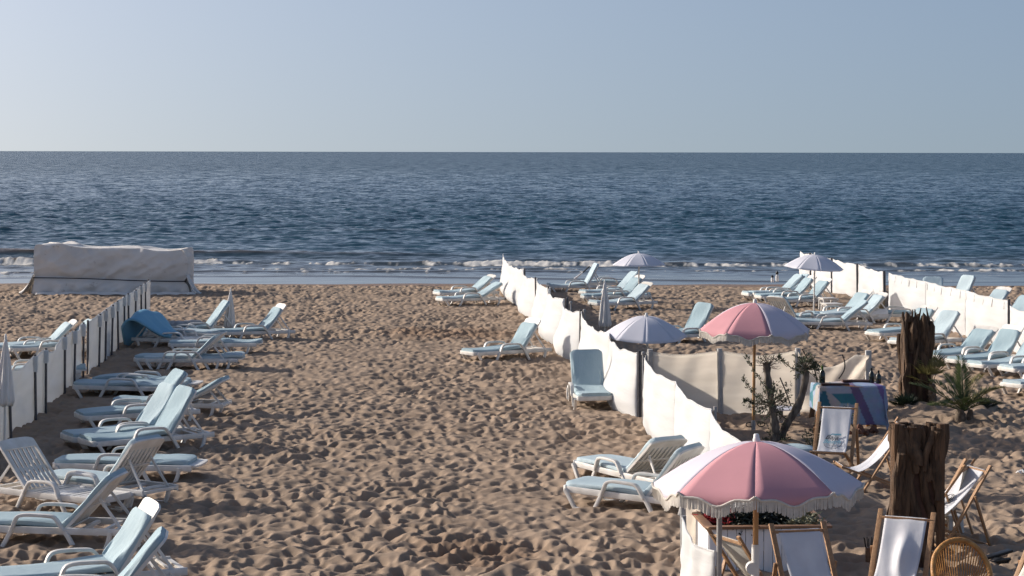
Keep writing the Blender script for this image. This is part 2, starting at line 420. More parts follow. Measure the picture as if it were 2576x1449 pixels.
breaker(124.0, 0.20, 2.0, 8, 0.66, 0.0, 4.0)
fn = fbm(XS/0.26, YS/0.8, 3, 2); fn2 = fbm(XS/2.6+5, YS/2.6, 3, 0)
foam = np.clip((foam*(0.45+1.1*fn2)-0.55+1.5*(fn-0.44))*3.2, 0, 1)
edge = np.exp(-((YS-shore-0.35)/0.22)**2)*0.55*np.clip(fbm(XS/1.3, YS*0, 2, 1)*2-0.5, 0, 1)
ZS += foam*0.10*fbm(XS/0.22+3, YS/0.3, 2, 3)
foam = np.clip(foam+edge, 0, 1)
shal = np.clip(1-(YS-80)/22.0, 0, 1)
lift = np.clip((ZS-0.10)/0.22, 0, 1)*np.clip(1-(YS-100)/45, 0, 1)
ZS += SEA_Z
def sea_mat():
    m = bpy.data.materials.new('sea_water'); m.use_nodes = True
    t = m.node_tree; N = t.nodes; Lk = t.links; p = N['Principled BSDF']
    p.inputs['IOR'].default_value = 1.33; p.inputs['Roughness'].default_value = 0.10
    p.inputs['Specular IOR Level'].default_value = 0.17
    a1 = N.new('ShaderNodeAttribute'); a1.attribute_name = 'silt'
    m1 = N.new('ShaderNodeMix'); m1.data_type = 'RGBA'
    m1.inputs[6].default_value = (0.016,0.054,0.084,1); m1.inputs[7].default_value = (0.085,0.058,0.036,1)
    Lk.new(a1.outputs['Fac'], m1.inputs[0]); Lk.new(m1.outputs[2], p.inputs['Base Color'])
    tc = N.new('ShaderNodeTexCoord'); mp = N.new('ShaderNodeMapping'); mp.inputs['Scale'].default_value = (0.75,1.0,1)
    Lk.new(tc.outputs['Object'], mp.inputs[0])
    # wind chop: facet normals tilted by a vector noise (a bump map would average out at this distance)
    def jitter(scale, detail):
        q = N.new('ShaderNodeTexNoise'); q.inputs['Scale'].default_value = scale; q.inputs['Detail'].default_value = detail; q.inputs['Roughness'].default_value = 0.6
        Lk.new(mp.outputs[0], q.inputs['Vector'])
        v = N.new('ShaderNodeVectorMath'); v.operation = 'SUBTRACT'; v.inputs[1].default_value = (0.5,0.5,0.5); Lk.new(q.outputs['Color'], v.inputs[0]); return v
    j1 = jitter(2.3, 5); j2 = jitter(0.45, 3)
    jm = N.new('ShaderNodeVectorMath'); jm.operation = 'ADD'; Lk.new(j1.outputs[0], jm.inputs[0]); Lk.new(j2.outputs[0], jm.inputs[1])
    fl = N.new('ShaderNodeVectorMath'); fl.operation = 'MULTIPLY'; fl.inputs[1].default_value = (0.8, 1.25, 0.0); Lk.new(jm.outputs[0], fl.inputs[0])
    bi = N.new('ShaderNodeVectorMath'); bi.operation = 'ADD'; bi.inputs[1].default_value = (0.0, -0.16, 0.0); Lk.new(fl.outputs[0], bi.inputs[0]); fl = bi   # normals tilted shoreward, added to darken the reflection on the far water
    a3 = N.new('ShaderNodeAttribute'); a3.attribute_name = 'ripple'
    sc_ = N.new('ShaderNodeVectorMath'); sc_.operation = 'SCALE'; Lk.new(fl.outputs[0], sc_.inputs[0]); Lk.new(a3.outputs['Fac'], sc_.inputs['Scale'])
    gn = N.new('ShaderNodeNewGeometry'); ad = N.new('ShaderNodeVectorMath'); ad.operation = 'ADD'; Lk.new(gn.outputs['Normal'], ad.inputs[0]); Lk.new(sc_.outputs[0], ad.inputs[1])
    no = N.new('ShaderNodeVectorMath'); no.operation = 'NORMALIZE'; Lk.new(ad.outputs[0], no.inputs[0]); Lk.new(no.outputs[0], p.inputs['Normal'])
    a2 = N.new('ShaderNodeAttribute'); a2.attribute_name = 'foam'
    fo = N.new('ShaderNodeBsdfDiffuse'); fo.inputs['Color'].default_value = (0.62,0.60,0.56,1)
    mx = N.new('ShaderNodeMixShader'); Lk.new(a2.outputs['Fac'], mx.inputs[0]); Lk.new(p.outputs[0], mx.inputs[1]); Lk.new(fo.outputs[0], mx.inputs[2])
    Lk.new(mx.outputs[0], N['Material Output'].inputs[0])
    return m
rip = np.clip((YS-77)/16.0, 0.05, 1)*0.42+0.75*np.clip((YS-110)/500.0, 0, 1)
struct(np_grid('sea', XS, YS, ZS, sea_mat(), {'foam': foam, 'silt': np.clip(0.55*shal+0.8*lift, 0, 1), 'ripple': rip}))
# ================================================================= SUN LOUNGERS
PIV, BL = 1.27, 0.82                     # hinge of the back, length of the back
def back_top(b): return (PIV+BL*math.cos(R(b)), 0.0, 0.23+BL*math.sin(R(b)))
def cushion_mesh(b, kind, seed):
    rr_ = np.random.default_rng(seed)
    umax = {'full': 0.80, 'low': 0.655, 'shift': 0.60}[kind]
    path = []
    x0 = 0.0 if kind != 'shift' else 0.02
    for x in np.linspace(x0, PIV-0.10, 22): path.append((x, 0.262))
    cb, sb = math.cos(R(b)), math.sin(R(b))
    c0 = Vector((PIV, 0, 0.235)); n = Vector((-sb, 0, cb)); u = Vector((cb, 0, sb))
    st = 0.07
    P1 = c0+u*st+n*0.03
    A = Vector((PIV-0.10, 0, 0.255))
    for t in np.linspace(0.2, 0.8, 4):
        q = A*(1-t)**2+Vector((PIV-0.015*(b/50), 0, 0.262))*2*t*(1-t)+P1*t*t
        path.append((q.x, q.z))
    for s_ in np.linspace(st, umax, 18):
        q = c0+u*s_+n*0.03; path.append((q.x, q.z))
    hw, th = 0.300, 0.044
    M = 26; mb = MB(); rings = []
    ph = rr_.uniform(0, 6.28, 8)
    n_ = len(path)
    for i, (px, pz) in enumerate(path):
        a = Vector((path[max(i-1,0)][0], 0, path[max(i-1,0)][1])); c = Vector((path[min(i+1,n_-1)][0], 0, path[min(i+1,n_-1)][1]))
        t = (c-a).normalized(); nn = Vector((-t.z, 0, t.x))
        e = min(i, n_-1-i); sc = [0.80, 0.96, 1.0][min(e, 2)]
        ring = []
        d = i/(n_-1)
        fold = math.exp(-((i-24)/7.0)**2)
        for j in range(M):
            ang = 2*math.pi*j/M; ca, sa = math.cos(ang), math.sin(ang)
            y = hw*math.copysign(abs(ca)**0.32, ca); z = th*math.copysign(abs(sa)**0.5, sa)
            if sa > 0:
                w_ = 0.004*math.sin(9*y/hw+ph[0]+4*d)+0.010*math.sin(2.2*d*6+ph[1])*(1-abs(y/hw)*0.4)
                w_ += fold*(0.010*math.sin(y*70+ph[2])+0.008*math.sin(y*41+ph[3]+d*9))*1.0
                w_ += (0.011*math.sin(y*34+d*13+ph[4])+0.008*math.sin(y*61-d*15+ph[1])+0.006*math.sin(y*95+d*8+ph[2]))*min(1, max(0, (d-0.45)*6))*(1-0.6*max(0, d-0.6)/0.4)
                z += w_*0.9-0.006*(1-abs(y/hw))
            sag = 0.018*math.sin(3.3*d*3.14+ph[5])+0.008*math.sin(8*d+ph[6])
            p = Vector((px, y*sc*(1+0.015*math.sin(7*d+ph[7])), pz))+nn*(z*sc+(sag if b < 8 or d < 0.55 else 0.3*sag))
            if kind == 'shift':
                p.y += 0.10*math.sin(4.2*d)+0.04*math.sin(9*d+1); p += nn*(0.05*max(0, math.sin(5.2*d+0.4))*(1 if sa > -0.3 else 0.8))
            if d < 0.03: p.x -= 0.012*(1-abs(y/hw))
            ring.append(p)
        rings.append(ring)
    o = 0
    for r_ in rings: mb.v += [tuple(p) for p in r_]
    for i in range(len(rings)-1):
        for j in range(M):
            a = i*M+j; c = i*M+(j+1) % M; mb.f.append([a, c, c+M, a+M]); mb.m.append(0)
    mb.f.append(list(range(M))[::-1]); mb.m.append(0); mb.f.append([(len(rings)-1)*M+j for j in range(M)]); mb.m.append(0)
    return mb
SEC_LEG = rrect(0.024, 0.026, 0.010, 2)
SEC_RAIL = rrect(0.018, 0.040, 0.010, 2)
LOUNGERS = {}
MESH = {}
def shared(key, fn):
    """first call builds the part, later calls reuse its mesh"""
    return fn
def make_lounger(b, style, seed):
    t = thing('sun_lounger', 'x', 'sun lounger', (0,0,0), 0, 'plastic sun loungers on the beach')
    # frame
    f = MB()
    for s in (-1, 1):
        f.sweep(smooth_path([(0.05, s*0.30, 0.205), (0.5, s*0.325, 0.205), (1.2, s*0.33, 0.20), (1.98, s*0.325, 0.20)], 4), SEC_RAIL, (0, 1, 0))
    f.sweep(smooth_path([(0.05, -0.31, 0.208), (0.0, -0.26, 0.208), (-0.012, 0, 0.208), (0.0, 0.26, 0.208), (0.05, 0.31, 0.208)], 4), [(a, c) for c, a in SEC_RAIL], (0, 0, 1))
    for x in (1.44, 1.72, 1.96): f.box((x, 0, 0.20), (0.05, 0.63, 0.035))
    f.build('frame', 'resin', t)
    q = MB()
    for i in range(13):
        x = 0.085+i*0.092
        q.box((x, 0, 0.222+0.006*math.cos(i)), (0.076, 0.60, 0.012))
    q.box((0.62, 0.2, 0.205), (1.2, 0.03, 0.024)); q.box((0.62, -0.2, 0.205), (1.2, 0.03, 0.024))
    q.build('seat', 'resin', t)
    front = [(0.05,0.205),(0.09,0.16),(0.16,0.05),(0.20,-0.01),(0.25,-0.03),(0.45,-0.03),(0.50,-0.01),(0.545,0.06),(0.60,0.16),(0.635,0.215)]
    rear = [(1.255,0.215),(1.31,0.14),(1.38,0.02),(1.43,-0.03),(1.48,-0.03),(1.70,-0.03),(1.755,0.0),(1.795,0.09),(1.82,0.205)]
    arm = [(0.62,0.19),(0.655,0.27),(0.69,0.345),(0.75,0.375),(0.86,0.382),(1.06,0.375),(1.14,0.36),(1.19,0.31),(1.255,0.205)]
    for s in (-1, 1):
        for pth in (front, rear):
            l = MB(); l.sweep(smooth_path([(x, s*0.345, z) for x, z in pth], 3), SEC_LEG, (0, 1, 0)); l.build('leg', 'resin', t)
        a = MB(); a.sweep(smooth_path([(x, s*0.352, z) for x, z in arm], 4), rrect(0.033, 0.019, 0.010, 2), (0, 1, 0)); a.build('armrest', 'resin', t)
    # back
    cb, sb = math.cos(R(b)), math.sin(R(b))
    u = Vector((cb, 0, sb)); n = Vector((-sb, 0, cb)); o = Vector((PIV, 0, 0.225))
    k = MB()
    for s in (-1, 1): k.beam(o+u*0.0+Vector((0, s*0.285, 0)), o+u*0.66+Vector((0, s*0.285, 0)), 0.035, 0.035, n)
    for i in range(7):
        y = -0.225+i*0.075; pts = [o+u*v+n*(-0.02*math.sin(3.1*v/0.7))+Vector((0, y, 0)) for v in (0.03, 0.2, 0.4, 0.55, 0.68)]
        k.sweep(pts, rrect(0.026, 0.007, 0.003, 1), (0, 1, 0))
    for v in (0.03, 0.35): k.box(o+u*v-n*0.028, (0.04, 0.58, 0.014), Matrix((u, Vector((0,1,0)), n)).transposed())
    cap = [(-0.305, 0), (0.305, 0)]
    for a_ in np.linspace(0, 180, 13): cap.append((0.225*math.cos(R(a_))+(0.08 if a_ < 90 else -0.08 if a_ > 90 else 0), 0.10+0.065*math.sin(R(a_))**0.8 if 0 < a_ < 180 else 0.10))
    k.prism([(p[1], p[0]) for p in cap], o+u*0.655-n*0.012, u, Vector((0,1,0)), 0.026)
    k.build('backrest', 'resin', t)
    if b > 12:
        pr = MB()
        for s in (-1, 1):
            tip = o+u*0.50-n*0.03+Vector((0, s*0.20, 0)); ft = Vector((min(1.92, tip.x+0.18+0.10), s*0.24, 0.215))
            pr.beam(tip, ft, 0.032, 0.018, (0, 1, 0))
        pr.box((min(1.92, (o+u*0.50).x+0.27), 0, 0.222), (0.03, 0.54, 0.022))
        pr.build('prop', 'resin', t)
    if style != 'bare':
        cushion_mesh(b, style, seed).build('cushion', 'cushion', t)
    return t
def lounger(label, anchor, px, py, head, b=45, style='full', seed=0):
    key = (b, style, seed)
    if key not in LOUNGERS: t = LOUNGERS[key] = make_lounger(b, style, seed)
    else: t = copy_tree(LOUNGERS[key])
    t['label'] = label
    a = Vector((0, 0, 0.29)) if anchor == 'F' else Vector(back_top(b)) if anchor == 'T' else Vector((2.0, 0, 0.22)) if anchor == 'E' else Vector(anchor)
    ca, sa = math.cos(R(head)), math.sin(R(head))
    p = G(px, py, a.z)
    # slight settling: each stands on its own patch of sand, a degree or so out of level
    rt = random.Random(label)
    t.location = (p.x-(ca*a.x-sa*a.y), p.y-(sa*a.x+ca*a.y), rt.uniform(-0.012, 0.010))
    t.rotation_euler = (R(rt.uniform(-1.2, 1.2)), R(rt.uniform(-0.5, 0.5)), R(head))
    return t
LL = [
 # left group, nearest first
 ('pale blue lounger cut off by the bottom edge, its steep back seen edge-on', 'T', 420, 1338, 8, 50, 'full', 0),
 ('pale blue lounger whose rounded white headrest shows above the cushion, nearest but one', 'T', 388, 1257, 25, 57, 'low', 1),
 ('pale blue lounger half out of the left edge, backrest leaning over its open frame', 'T', 308, 1195, -9, 46, 'full', 2),
 ('bare white slatted lounger without a cushion at the left edge', 'F', 288, 1238, 146, 47, 'bare', 0),
 ('pale blue lounger turned so the slats behind its raised back show, left side', 'T', 377, 1104, -33, 50, 'full', 0),
 ('flat pale blue lounger behind the slat-backed one, white tail end sticking out right', 'E', 499, 1166, -6, 0, 'low', 0),
 ('pale blue lounger with tall wrinkled backrest, near one of the touching pair on the left', 'T', 477, 975, 34, 57, 'full', 3),
 ('pale blue lounger with tall wrinkled backrest, far one of the touching pair on the left', 'T', 431, 966, 33, 57, 'full', 1),
 ('pale blue lounger mostly hidden behind the touching pair with wrinkled backs', 'F', 200, 1034, 28, 50, 'full', 0),
 ('pale blue lounger with low reclined back poking out right of the wrinkled pair', 'T', 572, 951, -6, 30, 'full', 4),
 ('flat pale blue lounger beside the fence gap, half hidden by the wrinkled backs', 'F', 194, 957, -4, 0, 'full', 1),
 ('flat lounger with its blue cushion twisted and wavy beside the fence gap', 'E', 494, 961, -6, 0, 'shift', 0),
 ('flat pale blue lounger in front of the half-raised one, left middle row', 'F', 367, 893, 0, 0, 'full', 2),
 ('pale blue lounger with half-raised back between two flat ones, left middle row', 'T', 566, 836, -5, 42, 'low', 2),
 ('flat pale blue lounger behind the half-raised one, left middle row', 'F', 429, 857, 1, 0, 'full', 1),
 ('lounger with a bare slatted seat under a dragged-off blue cushion by the slatted fence', 'F', 540, 846, 162, 38, 'bare', 1),
 ('flat pale blue lounger just behind the one with the dragged-off cushion', 'F', 541, 833, 164, 0, 'full', 2),
 ('raised pale blue lounger carrying a grey rolled towel beside the closed parasol', 'T', 574, 757, 22, 52, 'full', 3),
 ('raised pale blue lounger with white headrest right of the closed parasol', 'T', 711, 761, 27, 52, 'low', 1),
 ('pale blue lounger beyond the left fence, its raised back topped by white plastic', 'T', 190, 804, 24, 42, 'low', 2),
 ('pale blue lounger peeking between the two lengths of the left fence', 'T', 232, 806, 24, 42, 'full', 4),
 ('lounger beyond the left fence of which only an armrest shows over the canvas', (0.75, 0.35, 0.37), 47, 908, 12, 0, 'full', 1),
 # middle
 ('pale blue lounger beside the far end of the middle windbreak, nearer of its pair', 'T', 1258, 712, 24, 30, 'full', 4),
 ('pale blue lounger beside the far end of the middle windbreak, farther of its pair', 'T', 1240, 692, 25, 38, 'low', 3),
 ('single raised lounger alone on the open sand left of the middle windbreak', 'T', 1346, 801, 32, 54, 'low', 4),
 ('blue lounger facing the camera head-on against the white middle windbreak', 'T', 1476, 880, 93, 56, 'full', 5),
 ('pale blue lounger showing the cream slats behind its back beside the near windbreak', 'T', 1689, 1106, -58, 38, 'full', 0),
 ('pale blue lounger partly covered by the nearer pink parasol', 'T', 1748, 1125, -35, 50, 'full', 2),
 ('steeply raised lounger nearest the waterline, between the middle windbreak and white parasol', 'T', 1503, 661, 10, 62, 'full', 3),
 ('flat pale blue lounger, farthest in the cluster under the far white parasol', 'F', 1458, 706, 6, 0, 'full', 2),
 ('raised lounger, second farthest in the cluster under the far white parasol', 'T', 1600, 685, 22, 45, 'full', 4),
 ('raised lounger with rounded white headrest in the cluster under the far white parasol', 'T', 1614, 692, 26, 47, 'low', 2),
 ('flat lounger, second nearest in the cluster under the far white parasol', 'F', 1465, 740, 9, 0, 'full', 1),
 ('raised lounger behind the pole of the far white parasol, nearest of the cluster', 'T', 1632, 710, 27, 42, 'low', 3),
 ('single raised lounger between the near white parasol and the far pink one', 'T', 1776, 762, 36, 58, 'full', 3),
 # right
 ('farthest of the four raised loungers left of the right-hand white parasol pole', 'T', 2014, 690, 16, 43, 'full', 4),
 ('second farthest of the four raised loungers by the right-hand white parasol', 'T', 2031, 693, 16, 40, 'full', 1),
 ('third of the four raised loungers by the right-hand white parasol', 'T', 2047, 693, 15, 46, 'low', 2),
 ('nearest of the four raised loungers, right behind the right-hand white parasol pole', 'T', 2083, 700, 22, 48, 'low', 4),
 ('lounger showing brown-shadowed slats behind its back, above the far pink parasol', 'T', 1949, 745, 225, 46, 'full', 0),
 ('raised lounger behind two small white tables below the right windbreak', 'T', 2182, 731, 24, 46, 'low', 3),
 ('raised lounger seen broadside right of the far pink parasol', 'T', 2180, 756, 2, 40, 'full', 5),
 ('raised lounger close to the dry grass tuft at the right windbreak', 'T', 2224, 737, 18, 43, 'low', 2),
 ('flat lounger with a white towel over its end, left of the far driftwood pillar', 'F', 2176, 784, 3, 0, 'full', 2),
 ('raised lounger hidden behind the far driftwood pillar except foot and head', 'T', 2342, 769, 30, 46, 'low', 2),
 ('raised lounger just right of the far driftwood pillar', 'T', 2396, 783, 34, 49, 'full', 3),
 ('lounger with lower shaded headrest, far one of the pair right of the driftwood', 'T', 2488, 821, 36, 40, 'low', 4),
 ('steep lounger with white headrest, near one of the pair right of the driftwood', 'T', 2553, 817, 32, 54, 'low', 1),
 ('lounger running out of the right edge above the date palm, larger of two', 'F', 2452, 909, 25, 50, 'full', 3),
 ('lounger of which only the foot end shows at the right edge, above the lowest', 'F', 2531, 918, 22, 50, 'full', 1),
 ('lowest lounger at the right edge, only its foot end in view by the palm', 'F', 2545, 958, 30, 50, 'full', 4),
 ('lounger back under a draped blue cloth showing over the right windbreak', 'T', 2349, 698, 72, 50, 'full', 5),
 ('steep narrow lounger back showing over the right windbreak near the waterline', 'T', 2440, 694, 28, 60, 'full', 3),
 ('lounger back with rounded white top showing over the right windbreak', 'T', 2528, 720, 30, 46, 'low', 1),
 ('lounger back at the right edge behind the windbreak', 'T', 2588, 744, 28, 48, 'full', 4),
]
LO = [lounger(*a) for a in LL]
# the dragged-off blue cushion
lb = LO[15]
cz = MB()
ca, sa = math.cos(lb.rotation_euler.z), math.sin(lb.rotation_euler.z)
def lw(x, y, z): return Vector((lb.location.x+ca*x-sa*y, lb.location.y+sa*x+ca*y, z))
tb = back_top(38)
prof = [(0.95, 0.36), (1.15, 0.42), (1.35, 0.56), (1.55, 0.72), (1.74, 0.84), (1.90, 0.83), (1.99, 0.66), (2.03, 0.42), (2.05, 0.20)]
P = []
for i, (x, z) in enumerate(smooth_path([(a, 0, c) for a, c in prof], 4) and [(v.x, v.z) for v in smooth_path([(a, 0, c) for a, c in prof], 4)]):
    row = []; d = i/32
    hw = 0.20+0.36*math.sin(min(1, d*1.25)*math.pi*0.5) if d < 0.72 else 0.56*max(0.06, (1-(d-0.72)/0.30))
    for j in range(15):
        s = -1+2*j/14
        row.append(lw(x+0.05*math.sin(3*s+4*d)+0.14*s*d, 0.12+s*hw, z-0.10*abs(s)**1.6-0.16*max(0, s)*d+0.012*math.sin(9*s+8*d)))
    P.append(row)
cz.grid(P)
dc = cz.build('loose_cushion', 'cushion_blue', None, solid=0.05)
tag(dc, 'bright blue cushion dragged over a lounger back, hanging down in a point', 'cushion')
# grey towel roll
def local(o, x, y, z):
    c, s = math.cos(o.rotation_euler.z), math.sin(o.rotation_euler.z)
    return Vector((o.location.x+c*x-s*y, o.location.y+s*x+c*y, z))
l17 = LO[17]
tw = MB()
pts = [local(l17, x, 0.05*math.sin(5*x), 0.345+0.012*math.sin(9*x)) for x in np.linspace(0.12, 1.10, 16)]
tw.tube(pts, 0.085, 12, [0.5]+[0.95+0.14*math.sin(2.6*i)+0.06*math.cos(5*i) for i in range(14)]+[0.6])
tag(tw.build('towel_roll', 'towel', None), 'grey rolled towel lying along a raised lounger seat', 'towel')
l44 = LO[43]
tw = MB(); P = []
for i in range(14):
    x = -0.06+0.62*i/13
    row = []
    for j in range(15):
        s = -1+2*j/14; y = s*0.36
        zz = 0.345+0.02*math.sin(6*x+3*s)-(0.22*((abs(s)-0.8)/0.2) if abs(s) > 0.8 else 0)-(0.10 if i == 0 else 0)
        row.append(local(l44, x, y, zz))
    P.append(row)
tw.grid(P)
tag(tw.build('white_towel', 'white_towel', None, solid=0.02), 'crumpled white towel spread over a flat lounger foot', 'towel')

# ================================================================= PARASOLS
def parasol(label, px, py, tilt, R0, hgt, mats, phase, pole, fringe=False, lean=(0,0), dome=0.30, group=None, collar=None):
    t = thing('parasol', label, 'parasol', G(px, py, 0), 0, group)
    t.rotation_euler = (R(lean[0]), R(lean[1]), 0)
    pm = MB(); pr = 0.024 if pole != 'pine' else 0.026
    pm.tube([(0,0,-0.15), (0,0,hgt*0.5), (0,0,hgt-0.02)], pr, 12); pm.build('pole', pole, t)
    c = MB(); n_r = 12; n_a = 8
    def zc(r): return -dome*(1-math.cos(r*1.25))/(1-math.cos(1.25))
    Rm = Matrix.Rotation(R(tilt[0]), 3, 'X') @ Matrix.Rotation(R(tilt[1]), 3, 'Y')
    top = Vector((0,0,hgt))
    def pt(r, g, s):                              # g gore, s 0..1 across the gore
        a0 = R(phase+45*g); a = a0+R(45)*s
        chord = math.cos(R(22.5))/math.cos(R(45)*s-R(22.5))
        sc = 1-(1-chord)*(0.9*r)-0.012*r*math.sin(math.pi*s)
        sag = 0.012*r*math.sin(math.pi*s)
        return top+Rm @ Vector((R0*r*sc*math.cos(a), R0*r*sc*math.sin(a), zc(r)-sag))
    for g in range(8):
        P = [[pt(max(r, 0.015), g, s) for s in np.linspace(0, 1, n_a+1)] for r in np.linspace(0, 1, n_r)]
        if fringe:                                # hanging valance with a wavy hem
            for dv in (0.5, 1.0):
                row = []
                for s in np.linspace(0, 1, n_a+1):
                    d = (0.085*math.sin(math.pi*s)**0.6+0.022*math.cos(4*math.pi*s)-0.012)*dv if 0 < s < 1 else 0.0
                    p = pt(1.0, g, s); o = (p-top); row.append(p+Rm @ Vector((0,0,-max(d,0.004*dv)))+Vector((o.x,o.y,0))*0.012*dv*math.sin(math.pi*s))
                P.append(row)
        c.grid(P, mats[g][0])
    ml = [m for m in (['parasol_white'] if not fringe else ['parasol_pink', 'parasol_white_shade_tint'])]
    cn = c.build('canopy', ml, t, solid=0.004, angle=60)
    if fringe:
        fm = MB()
        for g in range(8):
            N_ = 58
            for q in range(N_):
                s = (q+0.5)/N_
                d = max(0.004, 0.085*math.sin(math.pi*s)**0.6+0.022*math.cos(4*math.pi*s)-0.012)
                p = pt(1.0, g, s); o = (p-top)
                p = p+Rm @ Vector((0,0,-d+0.012)); rad = Vector((o.x, o.y, 0)).normalized(); tn = Vector((-rad.y, rad.x, 0))
                L = 0.105+random.uniform(-0.008, 0.008); wv = 0.0052+random.uniform(-0.0008,0.0008)
                sw = tn*random.uniform(-0.006, 0.006)+rad*random.uniform(-0.002, 0.008)
                a = p+rad*0.004; 
                top4 = [a-tn*wv-rad*0.003, a+tn*wv-rad*0.003, a+tn*wv+rad*0.003, a-tn*wv+rad*0.003]
                bot4 = [v+Vector((0,0,-L))+sw for v in top4]
                fm.add(top4+bot4, [(0,1,2,3),(7,6,5,4),(0,4,5,1),(1,5,6,2),(2,6,7,3),(3,7,4,0)])
            # braid along the hem
            br = []
            for s in np.linspace(0, 1, 17):
                d = max(0.004, 0.085*math.sin(math.pi*s)**0.6+0.022*math.cos(4*math.pi*s)-0.012) if 0 < s < 1 else 0.004
                p = pt(1.0, g, s); o = p-top; br.append(p+Rm @ Vector((0,0,-d+0.006))+Vector((o.x,o.y,0))*0.010)
            fm.tube(br, 0.012, 6)
        fm.build('fringe', 'fringe', t, smooth=False)
    fi = MB(); prof = [(0.034,-0.012),(0.034,0.02),(0.027,0.035),(0.025,0.060),(0.018,0.068)]
    fi.lathe(prof, 12); f_ = fi.build('finial', 'pale_pole', t); f_.location = top; f_.rotation_euler = Rm.to_euler()
    for g in range(8):
        rb = MB(); rb.beam(top+Rm @ Vector((0,0,-0.06)), pt(0.985, g, 0)+Rm @ Vector((0,0,-0.018)), 0.010, 0.008); rb.build('rib', 'pale_pole', t)
    if collar:
        cl = MB(); cl.lathe([(0.034,-0.16),(0.036,-0.15),(0.036,0.15),(0.034,0.16)], 12, (0,0,collar)); 
        cl.tube([(-0.03,-0.05,collar-0.05),(-0.03,0.035,collar-0.05)], 0.055, 16)
        cl.build('tilt_joint', 'pale_pole', t)
    return t
W8 = [(0,)]*8
gp = 'open white parasols'
parasol('white open parasol farthest from the camera, over the cluster of loungers', 1607, 771, (0,0), 0.83, 1.58, W8, 14, 'pale_pole', lean=(0,0), dome=0.34, group=gp)
parasol('white open parasol tilted right behind the middle windbreak, nearest of the white ones', 1632, 988, (7,3), 0.80, 1.46, W8, -4, 'pale_pole', lean=(0,-2), dome=0.36, group=gp)
parasol('white open parasol in front of the right windbreak', 2047, 789, (3,3), 0.87, 1.68, W8, 5, 'pale_pole', lean=(0,1), dome=0.37, group=gp)
PW = [(1,)]*8
def pink(start): return [((0,) if ((g-start) % 4) in (0,1) else (1,)) for g in range(8)]
gp = 'pink and white fringed parasols'
parasol('fringed pink and white parasol beside the olive tree, the farther one', 1895, 1086, (1,0), 0.93, 2.12, pink(0), -170, 'pine', True, lean=(0,0.6), dome=0.43, group=gp)
parasol('fringed pink and white parasol above the planter, the nearer and larger looking', 1898, 1672, (-2,-1.5), 0.935, 2.005, pink(1), -188, 'pine', True, lean=(0,0.4), dome=0.375, group=gp, collar=0.92)

def closed_parasol(label, px, py, hgt, clen, rad, lean, knob='closed_cloth'):
    t = thing('closed_parasol', label, 'parasol', G(px, py, 0), 0, 'closed parasols'); t.rotation_euler = (R(lean[0]), R(lean[1]), 0)
    pm = MB(); pm.tube([(0,0,-0.15), (0,0,hgt+0.03)], 0.018, 10); pm.build('pole', 'pale_pole', t)
    c = MB(); P = []
    for i in range(16):
        d = i/15; z = hgt-clen*d; row = []
        for j in range(49):
            a = 2*math.pi*j/48; r = rad*(0.12+0.88*d**0.8)*(1+0.20*math.cos(8*a+2*d)*min(1, d*3)+0.06*math.cos(3*a+1))
            if i == 15: r *= 0.80
            row.append((r*math.cos(a), r*math.sin(a), z-(0.02*math.cos(8*a) if i >= 14 else 0)))
        P.append(row)
    c.grid(P); c.build('canopy', 'closed_cloth', t, solid=0.006)
    f = MB(); f.lathe([(0.02,0),(0.022,0.03),(0.012,0.07),(0.004,0.08)], 10, (0,0,hgt)); f.build('finial', 'pale_pole', t)
    return t
closed_parasol('closed grey parasol standing between two raised loungers on the left', 576, 846, 1.12, 0.90, 0.135, (0, 2), )
closed_parasol('closed grey parasol cut by the left edge in front of the canvas fence', 11, 1146, 1.76, 1.00, 0.135, (0, 0.5))
closed_parasol('closed grey parasol behind the middle windbreak', 1521, 858, 1.42, 1.08, 0.145, (0, 0))
cp = thing('leaning_parasol', 'rolled white beach parasol with black tip leaning on the steep far lounger', 'parasol', G(1445, 702, 0.25))
q = MB(); q.tube([(0,0,0),(0.30,0,0.24)], 0.035, 8, [1.2,0.6]); q.build('canopy', 'white_towel', cp)
q = MB(); q.tube([(0.28,0,0.22),(0.52,0,0.44)], 0.022, 8); q.build('pole', 'black', cp)
st = MB(); st.tube([G(544, 836, -0.1), G(544, 836, 0), G(540, 775, 0)*0+G(544,836,0)+Vector((-0.03,0,0.60))], 0.012, 8)
tag(st.build('white_stick', 'pale_pole', None), 'thin white stick standing in the sand left of the closed parasol', 'stick')
